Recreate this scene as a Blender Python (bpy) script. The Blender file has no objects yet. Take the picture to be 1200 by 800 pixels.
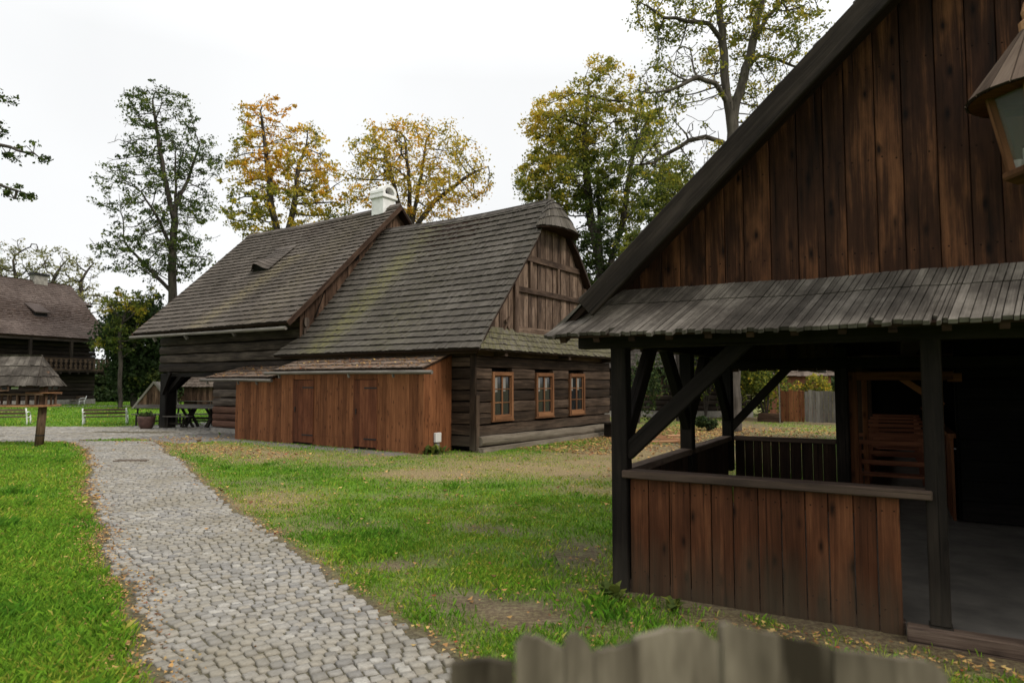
import bpy, math, random
import numpy as np
from mathutils import Vector, Matrix

random.seed(7)
rng = np.random.default_rng(7)
scene = bpy.context.scene
R = math.radians

# ------------------------------------------------------------------ camera
cam_d = bpy.data.cameras.new('camera')
cam = bpy.data.objects.new('camera', cam_d)
scene.collection.objects.link(cam)
cam.location = (0, 0, 1.65)
cam.rotation_euler = (R(90 + 3.53), 0, 0)
cam_d.sensor_width = 36.0
cam_d.lens = 23.46
cam_d.clip_start = 0.05
cam_d.clip_end = 3000
cam_d.dof.use_dof = True
cam_d.dof.focus_distance = 9.0
cam_d.dof.aperture_fstop = 2.3
scene.camera = cam

# ------------------------------------------------------------------ sky, sun, exposure
SUN_EL, SUN_AZ = 42.0, 128.0          # azimuth: clockwise from +Y (into the picture) : sun is right and behind
world = bpy.data.worlds.new('World')
scene.world = world
world.use_nodes = True
wn, wl = world.node_tree.nodes, world.node_tree.links
wn.clear()
w_out = wn.new('ShaderNodeOutputWorld')
w_bg = wn.new('ShaderNodeBackground'); w_bg.inputs['Strength'].default_value = 0.1
w_sky = wn.new('ShaderNodeTexSky'); w_sky.sky_type = 'NISHITA'; w_sky.sun_disc = False
w_sky.sun_elevation = R(SUN_EL); w_sky.sun_rotation = R(SUN_AZ)
w_hs = wn.new('ShaderNodeHueSaturation'); w_hs.inputs['Saturation'].default_value = 0.25
w_tc = wn.new('ShaderNodeTexCoord')
w_sep = wn.new('ShaderNodeSeparateXYZ')
w_mr = wn.new('ShaderNodeMapRange')
w_mr.inputs['From Min'].default_value = 0.42; w_mr.inputs['From Max'].default_value = 0.95
w_mr.inputs['To Min'].default_value = 10.6; w_mr.inputs['To Max'].default_value = 22.0
w_ns = wn.new('ShaderNodeTexNoise'); w_ns.inputs['Scale'].default_value = 2.2; w_ns.inputs['Detail'].default_value = 5
w_nm = wn.new('ShaderNodeMapRange')
w_nm.inputs['From Min'].default_value = 0.3; w_nm.inputs['From Max'].default_value = 0.7
w_nm.inputs['To Min'].default_value = 0.95; w_nm.inputs['To Max'].default_value = 1.05
w_mul = wn.new('ShaderNodeMath'); w_mul.operation = 'MULTIPLY'
w_col = wn.new('ShaderNodeMixRGB'); w_col.blend_type = 'MULTIPLY'; w_col.inputs[0].default_value = 1
w_col.inputs[2].default_value = (0.985, 0.995, 1.0, 1)
w_mix = wn.new('ShaderNodeMixRGB'); w_mix.inputs[0].default_value = 0.88
wl.new(w_tc.outputs['Generated'], w_sep.inputs[0]); wl.new(w_tc.outputs['Generated'], w_ns.inputs['Vector'])
wl.new(w_sep.outputs['Z'], w_mr.inputs['Value'])
wl.new(w_ns.outputs['Fac'], w_nm.inputs['Value'])
wl.new(w_mr.outputs[0], w_mul.inputs[0]); wl.new(w_nm.outputs[0], w_mul.inputs[1])
wl.new(w_mul.outputs[0], w_col.inputs[1])
wl.new(w_sky.outputs[0], w_hs.inputs['Color'])
wl.new(w_hs.outputs[0], w_mix.inputs[1]); wl.new(w_col.outputs[0], w_mix.inputs[2])
wl.new(w_mix.outputs[0], w_bg.inputs['Color']); wl.new(w_bg.outputs[0], w_out.inputs['Surface'])

sun_d = bpy.data.lights.new('sun', 'SUN')
sun_d.energy = 2.0; sun_d.angle = R(12); sun_d.color = (1.0, 0.93, 0.84)
sun = bpy.data.objects.new('sun', sun_d); scene.collection.objects.link(sun)
_az, _el = R(SUN_AZ), R(SUN_EL)
_sd = Vector((math.sin(_az)*math.cos(_el), math.cos(_az)*math.cos(_el), math.sin(_el)))
sun.rotation_euler = _sd.to_track_quat('Z', 'Y').to_euler()

vs = scene.view_settings
vs.view_transform = 'Standard'; vs.look = 'None'; vs.gamma = 1.0; vs.exposure = 0.0
vs.use_curve_mapping = False
scene.cycles.max_bounces = 8
scene.cycles.diffuse_bounces = 4
scene.cycles.transmission_bounces = 4
scene.cycles.transparent_max_bounces = 8
scene.cycles.caustics_reflective = False
scene.cycles.caustics_refractive = False

# ------------------------------------------------------------------ helpers
COL = scene.collection
FPX, PITCH = 782.0, R(3.53)

def at(u, v, Y):
    """a point of the place: photo direction (u, v) at forward distance Y"""
    x = (u - 600) / FPX; yy = (400 - v) / FPX
    dy = math.cos(PITCH) - math.sin(PITCH) * yy
    dz = math.sin(PITCH) + math.cos(PITCH) * yy
    t = Y / dy
    return Vector((x * t, Y, 1.65 + dz * t))

def tag(o, label=None, cat=None, group=None, kind=None):
    if label: o['label'] = label
    if cat: o['category'] = cat
    if group: o['group'] = group
    if kind: o['kind'] = kind
    return o

def thing(name, label, cat, loc=(0, 0, 0), rz=0.0, group=None):
    o = bpy.data.objects.new(name, None)
    COL.objects.link(o)
    o.empty_display_size = 0.2
    o.location = loc; o.rotation_euler = (0, 0, rz)
    return tag(o, label, cat, group)

def copy_tree(o, parent=None):
    c = o.copy(); COL.objects.link(c)
    if parent: c.parent = parent
    for ch in list(o.children):
        copy_tree(ch, c)
    return c

class MB:
    """collects faces with uv (metres, v along the grain) and per-face random / tint values; builds ONE mesh object"""
    def __init__(s):
        s.v = []; s.f = []; s.uv = []; s.r = []; s.t = []
    def face(s, pts, uvs=None, r=None, t=0.0):
        b = len(s.v)
        s.v.extend([tuple(p) for p in pts])
        s.f.append(tuple(range(b, b + len(pts))))
        s.uv.append(uvs if uvs else [(p[0], p[1]) for p in pts])
        s.r.append(random.random() if r is None else r); s.t.append(t)
    def hexa(s, P, grain=2, r=None, t=0.0, skip=()):
        """P: 8 points, bottom ring 0-3 then top ring 4-7; grain axis 0: 0->1, 1: 0->3, 2: 0->4"""
        P = [Vector(p) for p in P]
        r = random.random() if r is None else r
        ou, ov = random.uniform(0, 50), random.uniform(0, 50)
        g = [(P[1] - P[0]), (P[3] - P[0]), (P[4] - P[0])][grain]
        gn = g.normalized() if g.length > 1e-9 else Vector((0, 0, 1))
        b = len(s.v); s.v.extend([tuple(p) for p in P])
        for k, q in enumerate(((0, 3, 2, 1), (4, 5, 6, 7), (0, 1, 5, 4), (1, 2, 6, 5), (2, 3, 7, 6), (3, 0, 4, 7))):
            if k in skip: continue
            s.f.append(tuple(b + i for i in q))
            pts = [P[i] for i in q]
            n = (pts[2] - pts[0]).cross(pts[3] - pts[1])
            side = gn.cross(n)
            if side.length < 1e-6:
                side = (pts[1] - pts[0])
                oth = (pts[3] - pts[0])
                s.uv.append([(ou + (p - pts[0]).dot(side.normalized()), ov + .05 * (p - pts[0]).dot(oth.normalized() if oth.length else side)) for p in pts])
            else:
                side.normalize()
                s.uv.append([(ou + k * .37 + (p - P[0]).dot(side), ov + (p - P[0]).dot(gn)) for p in pts])
            s.r.append(r); s.t.append(t)
    def box(s, x0, x1, y0, y1, z0, z1, grain=2, r=None, t=0.0):
        s.hexa([(x0, y0, z0), (x1, y0, z0), (x1, y1, z0), (x0, y1, z0), (x0, y0, z1), (x1, y0, z1), (x1, y1, z1), (x0, y1, z1)], grain, r, t)
    def bar(s, a, b, w, h, up=(0, 0, 1), r=None, t=0.0):
        """a beam from a to b, w wide and h high, grain along it"""
        a, b = Vector(a), Vector(b); d = (b - a).normalized(); u = Vector(up)
        sd = d.cross(u)
        if sd.length < 1e-4: sd = d.cross(Vector((1, 0, 0)))
        sd.normalize(); u = sd.cross(d).normalized()
        sd = sd * w / 2; u = u * h / 2
        s.hexa([a - sd - u, a + sd - u, a + sd + u, a - sd + u, b - sd - u, b + sd - u, b + sd + u, b - sd + u], 2, r, t)
    def tube(s, pts, rad, n=8, r=None, t=0.0, caps=True):
        pts = [Vector(p) for p in pts]
        if not isinstance(rad, (list, tuple)): rad = [rad] * len(pts)
        r = random.random() if r is None else r
        ov = random.uniform(0, 50); ref = None; L = 0; rings = []; ls = []
        for i, p in enumerate(pts):
            d = (pts[min(i + 1, len(pts) - 1)] - pts[max(i - 1, 0)]).normalized()
            if ref is None:
                ref = Vector((0, 0, 1)) if abs(d.z) < .9 else Vector((1, 0, 0))
            a = d.cross(ref).normalized(); c = a.cross(d).normalized()
            if i: L += (p - pts[i - 1]).length
            b = len(s.v)
            for k in range(n):
                an = 2 * math.pi * k / n
                s.v.append(tuple(p + (a * math.cos(an) + c * math.sin(an)) * rad[i]))
            rings.append(b); ls.append(L)
        for i in range(len(pts) - 1):
            for k in range(n):
                k2 = (k + 1) % n
                s.f.append((rings[i] + k, rings[i] + k2, rings[i + 1] + k2, rings[i + 1] + k))
                w = 2 * math.pi * max(rad) / n
                s.uv.append([(k * w, ov + ls[i]), ((k + 1) * w, ov + ls[i]), ((k + 1) * w, ov + ls[i + 1]), (k * w, ov + ls[i + 1])])
                s.r.append(r); s.t.append(t)
        if caps:
            for rg, rev in ((rings[0], True), (rings[-1], False)):
                q = [rg + k for k in range(n)]
                if rev: q.reverse()
                s.f.append(tuple(q)); s.uv.append([(math.cos(k) * .1, ov + math.sin(k) * .02) for k in range(n)]); s.r.append(r); s.t.append(t)
    def lathe(s, prof, c=(0, 0, 0), n=16, r=None, t=0.0):
        c = Vector(c); r = random.random() if r is None else r
        base = len(s.v)
        for (q, z) in prof:
            for k in range(n):
                an = 2 * math.pi * k / n
                s.v.append((c.x + q * math.cos(an), c.y + q * math.sin(an), c.z + z))
        for i in range(len(prof) - 1):
            for k in range(n):
                k2 = (k + 1) % n
                s.f.append((base + i * n + k, base + i * n + k2, base + (i + 1) * n + k2, base + (i + 1) * n + k))
                w = .12
                s.uv.append([(k * w, prof[i][1]), ((k + 1) * w, prof[i][1]), ((k + 1) * w, prof[i + 1][1]), (k * w, prof[i + 1][1])])
                s.r.append(r); s.t.append(t)
    def patch(s, S, n, w, th=.03, jag=.02, tint=None, over=.35, wj=.35, rr=(0, 1)):
        """courses of shingles over the surface S(s, t), t from the eave up; n courses, shingles about w wide"""
        for i in range(n):
            t0 = i / n; t1 = min((i + 1 + over) / n, 1.0 + .2 / n)
            L = sum((S((k + 1) / 8, t0) - S(k / 8, t0)).length for k in range(8))
            L = max(L, sum((S((k + 1) / 8, t1) - S(k / 8, t1)).length for k in range(8)), w)
            m = max(1, int(round(L / w)))
            cuts = [(k + (random.uniform(-wj, wj) if 0 < k < m else 0)) / m for k in range(m + 1)]
            cr = random.uniform(-.12, .12)
            for k in range(m):
                s0, s1 = cuts[k], cuts[k + 1]
                A, B, C, D = S(s0, t0), S(s1, t0), S(s1, t1), S(s0, t1)
                nrm = (B - A).cross(D - A)
                if nrm.length < 1e-9: continue
                nrm.normalize()
                if nrm.z < 0: nrm = -nrm
                up = (D - A).normalized()
                j = random.uniform(-jag, jag)
                g = .0025
                e = (B - A).normalized() * min(g, (B - A).length * .1)
                A2 = A + e - up * j; B2 = B - e - up * (j + random.uniform(-.3, .3) * jag)
                hb = th * random.uniform(.8, 1.25); ht = .004
                P = [A2, B2, C - e, D + e, A2 + nrm * hb, B2 + nrm * hb, C - e + nrm * ht, D + e + nrm * ht]
                tt = tint((A + B + C + D) / 4) if tint else 0.0
                s.hexa(P, 1, min(1, max(0, random.uniform(*rr) + cr)), tt, skip=(0, 4))
                s.r[-3] = -.8; s.t[-3] = 0  # butt end darkened: the shadow line under each course, put into the colour
    def quad_sheet(s, A, B, C, D, th=.04, r=.3):
        A, B, C, D = map(Vector, (A, B, C, D))
        n = (B - A).cross(D - A).normalized()
        if n.z > 0: n = -n
        n = n * th
        s.hexa([A, B, C, D, A + n, B + n, C + n, D + n], 1, r)
    def build(s, name, mat, parent=None, smooth=False, bevel=0.0):
        me = bpy.data.meshes.new(name)
        me.from_pydata(s.v, [], s.f)
        ul = me.uv_layers.new(name='UVMap')
        ul.data.foreach_set('uv', np.array([c for q in s.uv for c in q], dtype=np.float32).ravel())
        for nm, arr in (('rnd', s.r), ('tint', s.t)):
            at_ = me.attributes.new(nm, 'FLOAT', 'FACE')
            at_.data.foreach_set('value', np.array(arr, dtype=np.float32))
        if smooth:
            me.polygons.foreach_set('use_smooth', np.ones(len(s.f), dtype=bool))
        me.materials.append(mat)
        o = bpy.data.objects.new(name, me)
        COL.objects.link(o)
        if parent: o.parent = parent
        if bevel:
            b = o.modifiers.new('bevel', 'BEVEL'); b.width = bevel; b.segments = 1; b.limit_method = 'ANGLE'
        return o

def np_mesh(name, verts, loops, nper, mat, parent=None, attrs=None, smooth=False):
    """fast mesh of faces that all have nper corners; attrs: per-face floats"""
    me = bpy.data.meshes.new(name)
    nf = len(loops) // nper
    me.vertices.add(len(verts)); me.vertices.foreach_set('co', np.asarray(verts, dtype=np.float32).ravel())
    me.loops.add(len(loops)); me.loops.foreach_set('vertex_index', np.asarray(loops, dtype=np.int32))
    me.polygons.add(nf)
    me.polygons.foreach_set('loop_start', np.arange(0, nf * nper, nper, dtype=np.int32))
    me.update(calc_edges=True)
    for k, a in (attrs or {}).items():
        dom = 'FACE' if len(a) == nf else 'POINT'
        x = me.attributes.new(k, 'FLOAT', dom)
        x.data.foreach_set('value', np.asarray(a, dtype=np.float32))
    if smooth: me.polygons.foreach_set('use_smooth', np.ones(nf, dtype=bool))
    me.materials.append(mat)
    o = bpy.data.objects.new(name, me); COL.objects.link(o)
    if parent: o.parent = parent
    return o

def vnoise(x, y, seed=0):
    """smooth value noise, numpy"""
    x = np.asarray(x, float); y = np.asarray(y, float)
    xi = np.floor(x).astype(np.int64); yi = np.floor(y).astype(np.int64)
    fx = x - xi; fy = y - yi
    fx = fx * fx * (3 - 2 * fx); fy = fy * fy * (3 - 2 * fy)
    def h(a, b):
        n = (a * 374761393 + b * 668265263 + seed * 974711) & 0x7fffffff
        n = ((n ^ (n >> 13)) * 1274126177) & 0x7fffffff
        return ((n ^ (n >> 16)) & 0xffff) / 65535.0
    return (h(xi, yi) * (1 - fx) + h(xi + 1, yi) * fx) * (1 - fy) + (h(xi, yi + 1) * (1 - fx) + h(xi + 1, yi + 1) * fx) * fy

def fbm(x, y, seed=0):
    return (vnoise(x, y, seed) * .5 + vnoise(x * 2.1, y * 2.1, seed + 1) * .3 + vnoise(x * 4.3, y * 4.3, seed + 2) * .2)

# ------------------------------------------------------------------ materials
class NT:
    def __init__(s, name):
        s.m = bpy.data.materials.new(name); s.m.use_nodes = True
        s.n = s.m.node_tree.nodes; s.l = s.m.node_tree.links
        s.b = s.n['Principled BSDF']; s.out = s.n['Material Output']
    def add(s, kind, ins=None, **kw):
        n = s.n.new(kind)
        for k, v in kw.items(): setattr(n, k, v)
        for k, v in (ins or {}).items():
            if hasattr(v, 'is_output'): s.l.new(v, n.inputs[k])
            else: n.inputs[k].default_value = v
        return n
    def attr(s, name): return s.add('ShaderNodeAttribute', attribute_name=name).outputs['Fac']
    def math(s, op, a, b=0.0, clamp=False):
        return s.add('ShaderNodeMath', {0: a, 1: b}, operation=op, use_clamp=clamp).outputs[0]
    def mix(s, f, a, b, mode='MIX'):
        return s.add('ShaderNodeMixRGB', {0: f, 1: c4(a), 2: c4(b)}, blend_type=mode).outputs[0]
    def ramp(s, f, stops):
        n = s.add('ShaderNodeValToRGB', {0: f}); e = n.color_ramp.elements
        while len(e) < len(stops): e.new(.5)
        for k, (p, c) in enumerate(stops):
            e[k].position = p; e[k].color = c4(c)
        return n.outputs[0]
    def noise(s, vec, scale, detail=4, rough=.55, **kw):
        return s.add('ShaderNodeTexNoise', {'Vector': vec, 'Scale': scale, 'Detail': detail, 'Roughness': rough}).outputs['Fac']
    def map(s, vec, sc):
        return s.add('ShaderNodeMapping', {'Vector': vec, 'Scale': sc}).outputs[0]
    def bump(s, h, strength=.4, dist=.01):
        n = s.add('ShaderNodeBump', {'Height': h, 'Strength': strength, 'Distance': dist})
        s.l.new(n.outputs[0], s.b.inputs['Normal'])
    def fin(s, col, rough=.8, spec=.25):
        if hasattr(col, 'is_output'): s.l.new(col, s.b.inputs['Base Color'])
        else: s.b.inputs['Base Color'].default_value = c4(col)
        if hasattr(rough, 'is_output'): s.l.new(rough, s.b.inputs['Roughness'])
        else: s.b.inputs['Roughness'].default_value = rough
        s.b.inputs['Specular IOR Level'].default_value = spec
        return s.m

def c4(c):
    if hasattr(c, 'is_output') or isinstance(c, float): return c
    return tuple(c) if len(c) == 4 else (*c, 1.0)

def wood(name, dark, mid, light, knots=.6, grain=1.0, rough=.75, bump=.5, weather=None, grey=0.0, spec=.10, rv=.30, blotch=.8):
    """wood with grain along uv v; per-board tone from the rnd attribute; weather = (z0, z1, colour): splash-grey foot in local z"""
    m = NT(name)
    uv = m.add('ShaderNodeUVMap', uv_map='UVMap').outputs[0]
    rnd = m.attr('rnd')
    wv = m.noise(m.map(uv, (5, 1.3, 1)), 1.0, 2, .5)
    off = m.add('ShaderNodeCombineXYZ', {0: m.math('MULTIPLY', m.math('SUBTRACT', wv, .5), .05)}).outputs[0]
    uv2 = m.add('ShaderNodeVectorMath', {0: uv, 1: off}, operation='ADD').outputs[0]
    g1 = m.noise(m.map(uv2, (26 * grain, .8 * grain, 1)), 1.0, 6, .66)
    g2 = m.noise(m.map(uv2, (120 * grain, 1.6 * grain, 1)), 1.0, 4, .65)
    blot = m.noise(m.map(uv, (4.0, .9, 1)), 1.3, 5, .62)
    f = m.math('ADD', m.math('MULTIPLY', g1, .55), m.math('MULTIPLY', g2, .38))
    f = m.math('ADD', f, m.math('MULTIPLY', m.math('SUBTRACT', blot, .5), blotch))
    f = m.math('ADD', f, m.math('MULTIPLY', m.math('SUBTRACT', rnd, .5), rv))
    f = m.math('ADD', f, .04, True)
    col = m.ramp(f, [(.22, dark), (.52, mid), (.80, light)])
    if knots:
        vo = m.add('ShaderNodeTexVoronoi', {'Vector': m.map(uv2, (7.0, 2.9, 1)), 'Scale': 1.0, 'Randomness': 1.0}, voronoi_dimensions='2D')
        k = m.ramp(m.math('ADD', vo.outputs['Distance'], m.math('MULTIPLY', m.math('SUBTRACT', g2, .5), .08)), [(.04, (1, 1, 1)), (.09, (.6, .6, .6)), (.20, (0, 0, 0))])
        vr = m.add('ShaderNodeSeparateXYZ', {0: vo.outputs['Color']}).outputs['X']
        k = m.math('MULTIPLY', k, m.ramp(vr, [(.45, (0, 0, 0)), (.62, (1, 1, 1))]))
        col = m.mix(m.math('MULTIPLY', k, knots), col, tuple(c * .35 for c in dark))
    cr = m.ramp(m.noise(m.map(uv, (45, .55, 1)), 1.0, 2, .5), [(.30, (1, 1, 1)), (.36, (0, 0, 0))])
    col = m.mix(m.math('MULTIPLY', cr, .7), col, tuple(c * .3 for c in dark))
    if grey:
        gz = m.ramp(m.noise(m.map(uv, (6, .7, 1)), 1.0, 5, .6), [(.42, (0, 0, 0)), (.66, (1, 1, 1))])
        col = m.mix(m.math('MULTIPLY', gz, grey), col, (.17, .155, .135))
    if weather:
        z0, z1, wc = weather
        tc = m.add('ShaderNodeTexCoord').outputs['Object']
        z = m.add('ShaderNodeSeparateXYZ', {0: tc}).outputs['Z']
        wob = m.math('MULTIPLY', m.math('SUBTRACT', m.noise(m.map(uv, (9, .8, 1)), 1.0, 4, .6), .5), (z1 - z0) * 1.5)
        zz = m.math('ADD', z, wob)
        mr = m.add('ShaderNodeMapRange', {'Value': zz, 'From Min': z0, 'From Max': z1, 'To Min': 1.0, 'To Max': 0.0}).outputs[0]
        wcol = m.mix(g1, tuple(c * .5 for c in wc), tuple(c * 1.5 for c in wc))
        col = m.mix(m.math('MULTIPLY', mr, .85), col, wcol)
    m.bump(m.math('SUBTRACT', m.math('ADD', g1, m.math('MULTIPLY', g2, .5)), m.math('MULTIPLY', cr, .8)), bump, .012)
    return m.fin(col, rough, spec)

def shingle(name, dark, mid, light, tintcol=(.16, .15, .04), grain=1.0, bump=.5, rough=.85, rw=.3, bg=.9):
    m = NT(name)
    uv = m.add('ShaderNodeUVMap', uv_map='UVMap').outputs[0]
    ob = m.add('ShaderNodeTexCoord').outputs['Object']
    rnd, tint = m.attr('rnd'), m.attr('tint')
    g1 = m.noise(m.map(uv, (55 * grain, 2.2, 1)), 1.0, 5, .65)
    big = m.noise(ob, .55 if bg < 1 else 1.6, 6, .68)
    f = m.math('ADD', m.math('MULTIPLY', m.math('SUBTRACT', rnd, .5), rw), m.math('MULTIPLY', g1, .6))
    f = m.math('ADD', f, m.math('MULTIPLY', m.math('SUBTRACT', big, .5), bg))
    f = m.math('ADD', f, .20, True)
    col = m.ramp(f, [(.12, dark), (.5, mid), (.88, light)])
    mo = m.math('MULTIPLY', tint, m.ramp(m.noise(ob, 7.5, 6, .75), [(.38, (.08, .08, .08)), (.58, (1, 1, 1))]))
    col = m.mix(m.math('MULTIPLY', mo, m.math('ADD', m.math('MULTIPLY', g1, .7), .45), True), col, tintcol)
    m.bump(g1, bump, .008)
    return m.fin(col, rough, .12)

def plain(name, col, rough=.6, metal=0.0, var=.25, scale=14, bump=.15):
    m = NT(name)
    ob = m.add('ShaderNodeTexCoord').outputs['Object']
    n = m.noise(ob, scale, 6, .6)
    c = m.ramp(n, [(.3, tuple(x * (1 - var) for x in col)), (.7, tuple(min(1, x * (1 + var)) for x in col))])
    m.b.inputs['Metallic'].default_value = metal
    m.bump(n, bump, .01)
    return m.fin(c, rough, .3)

def leafmat(name, stops, trans=.4, bright=1.0):
    """leaf colour from the tint attribute, varied by rnd, partly translucent"""
    m = NT(name)
    rnd, tint = m.attr('rnd'), m.attr('tint')
    col = m.ramp(tint, stops)
    v = m.math('ADD', m.math('MULTIPLY', rnd, .9), .55)
    col = m.mix(1.0, col, m.add('ShaderNodeCombineXYZ', {0: v, 1: v, 2: v}).outputs[0], 'MULTIPLY')
    m.fin(col, .6, .12)
    tr = m.add('ShaderNodeBsdfTranslucent', {'Color': col})
    mx = m.add('ShaderNodeMixShader', {0: trans, 1: m.b.outputs[0], 2: tr.outputs[0]})
    m.l.new(mx.outputs[0], m.out.inputs['Surface'])
    return m.m

M = {}
M['cladding'] = wood('red_brown_cladding', (.045, .016, .007), (.152, .058, .024), (.30, .125, .054), knots=.75, rough=.7, rv=.22, blotch=.5)
M['gable_cladding'] = wood('tarred_gable_boards', (.008, .0036, .002), (.038, .0155, .0078), (.165, .068, .030), knots=.95, rough=.65, spec=.10, blotch=1.15, rv=.16)
M['parapet'] = wood('parapet_boards', (.020, .0075, .0035), (.075, .027, .012), (.18, .070, .030), knots=.9, weather=(.0, .48, (.058, .044, .028)), rough=.65, rv=.18)
M['dark_timber'] = wood('tarred_timber', (.004, .003, .0024), (.011, .0085, .0068), (.028, .021, .016), knots=.3, weather=(.0, .42, (.04, .034, .026)), rough=.7)
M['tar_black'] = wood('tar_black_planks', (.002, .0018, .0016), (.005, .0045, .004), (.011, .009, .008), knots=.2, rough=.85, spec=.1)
M['black_log'] = wood('black_logs', (.006, .0048, .004), (.018, .0135, .0105), (.048, .037, .029), knots=.3)
M['cottage_log'] = wood('weathered_dark_logs', (.009, .006, .004), (.036, .0235, .0155), (.118, .080, .055), knots=.4, weather=(.0, .6, (.085, .068, .05)))
M['granary_log'] = wood('granary_logs', (.012, .009, .007), (.045, .034, .027), (.145, .115, .092), knots=.4)
M['red_log'] = wood('reddish_new_logs', (.03, .014, .009), (.10, .05, .033), (.20, .11, .075), knots=.5)
M['brown_boards'] = wood('weathered_brown_boards', (.016, .009, .006), (.078, .046, .030), (.20, .125, .082), knots=.5)
M['cottage_gable'] = wood('silvered_brown_boards', (.022, .0135, .009), (.092, .060, .041), (.225, .158, .112), knots=.6, blotch=1.1)
M['old_picket'] = wood('lichen_grey_pickets', (.028, .022, .014), (.125, .104, .074), (.31, .265, .195), knots=.0, grain=.24, rv=.28, blotch=1.9)
M['rail'] = wood('worn_rail', (.035, .025, .02), (.095, .065, .048), (.19, .14, .105), knots=.4)
M['frame_wood'] = wood('window_frame_wood', (.07, .032, .016), (.17, .078, .036), (.28, .14, .066), knots=.2, grain=1.4)
M['door_wood'] = wood('red_door_boards', (.04, .015, .008), (.110, .038, .018), (.19, .073, .034), knots=.4)
M['grey_fence'] = wood('mossy_grey_pickets', (.045, .037, .026), (.145, .122, .088), (.27, .235, .18), knots=.3, grain=.8, rv=.4)
M['bench_slat'] = wood('bench_slats', (.05, .033, .022), (.11, .075, .05), (.19, .14, .10), knots=.2)
M['hall_bench'] = wood('stained_bench_slats', (.08, .03, .016), (.19, .072, .038), (.32, .135, .075), knots=.3)
M['pale_wood'] = wood('pale_planks', (.16, .075, .035), (.33, .17, .085), (.50, .29, .16), knots=.6)
M['grey_wood'] = wood('silver_grey_wood', (.06, .052, .044), (.14, .125, .108), (.25, .23, .20), knots=.3)
M['stone_sill'] = wood('pale_sill', (.07, .056, .04), (.145, .12, .09), (.24, .205, .16), knots=.2, grain=.5)
M['roof_cottage'] = shingle('cottage_shingles', (.028, .0235, .020), (.074, .064, .055), (.145, .128, .111), tintcol=(.135, .125, .05))
M['roof_granary'] = shingle('granary_shingles', (.031, .025, .021), (.084, .070, .059), (.160, .136, .115), tintcol=(.20, .165, .09))
M['roof_far'] = shingle('reddish_shingles', (.036, .027, .024), (.082, .063, .055), (.14, .11, .096), tintcol=(.15, .08, .03))
M['roof_pavilion'] = shingle('silvered_shingles', (.015, .0125, .010), (.070, .060, .050), (.195, .172, .145), grain=1.7, bump=1.0, rw=.2, bg=1.7)
M['roof_shed'] = shingle('shed_shingles', (.04, .03, .024), (.12, .092, .072), (.24, .195, .155), tintcol=(.25, .11, .03))
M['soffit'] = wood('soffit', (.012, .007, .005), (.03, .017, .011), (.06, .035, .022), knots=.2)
M['whitewash'] = plain('whitewash', (.72, .71, .69), .9, var=.12, scale=6)
M['white_iron'] = plain('white_cast_iron', (.70, .70, .68), .5, var=.1)
M['iron'] = plain('black_iron', (.025, .024, .024), .5, metal=.6)
M['rust'] = plain('rusty_grating', (.13, .10, .075), .8, var=.4, scale=30)
M['tub'] = plain('rusty_tub', (.085, .045, .036), .7, var=.4, scale=8)
M['soil'] = plain('soil', (.03, .022, .016), .95, var=.4, scale=20)
M['concrete'] = plain('concrete_floor', (.125, .112, .095), .85, var=.3, scale=3)
M['stone'] = plain('plinth_stone', (.22, .205, .18), .9, var=.4, scale=5, bump=.5)
M['plastic'] = plain('pale_plastic', (.60, .59, .55), .5, var=.05)
M['curtain'] = plain('lace_curtain', (.20, .19, .17), .9, var=.08, scale=30)
M['red_brick'] = plain('red_brick', (.26, .11, .065), .9, var=.35, scale=9, bump=.3)
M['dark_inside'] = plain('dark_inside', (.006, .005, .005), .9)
M['candle'] = plain('candle_wax', (.78, .76, .70), .5, var=.05)
g = NT('window_glass'); g.fin((.012, .013, .014), .06, .5); M['glass'] = g.m
g = NT('lantern_glass'); g.fin((.10, .11, .09), .2, .4); g.b.inputs['Alpha'].default_value = .45; M['lantern_glass'] = g.m
def bark(name, a, b):
    m = NT(name); ob = m.add('ShaderNodeTexCoord').outputs['Object']
    n = m.noise(m.map(ob, (6, 6, 1.2)), 1.0, 7, .65)
    m.bump(n, .8, .04)
    return m.fin(m.ramp(n, [(.32, a), (.68, b)]), .9, .15)
M['bark'] = bark('bark', (.020, .016, .013), (.085, .072, .06))
M['bark_pale'] = bark('pale_bark', (.032, .026, .021), (.115, .098, .080))
LEAFSTOPS = [(0.0, (.035, .055, .020)), (.25, (.085, .12, .026)), (.5, (.24, .25, .035)), (.75, (.56, .40, .045)), (1.0, (.60, .30, .035))]
M['leaf'] = leafmat('tree_leaves', LEAFSTOPS, trans=.5)
M['leaf_olive'] = leafmat('olive_leaves', [(0, (.09, .10, .045)), (.5, (.20, .20, .085)), (1, (.36, .30, .12))], trans=.5)
M['leaf_dark'] = leafmat('dark_leaves', [(0, (.018, .034, .014)), (.5, (.048, .075, .024)), (1, (.17, .17, .035))])
M['grass'] = leafmat('grass_blades', [(0, (.066, .178, .014)), (.5, (.168, .310, .024)), (.8, (.36, .34, .05)), (1, (.45, .36, .16))], trans=.3)
M['litter'] = leafmat('fallen_leaf', [(0, (.42, .30, .11)), (.35, (.34, .19, .065)), (.7, (.19, .10, .045)), (.9, (.13, .06, .03)), (1, (.30, .06, .025))], trans=.15)

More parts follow.
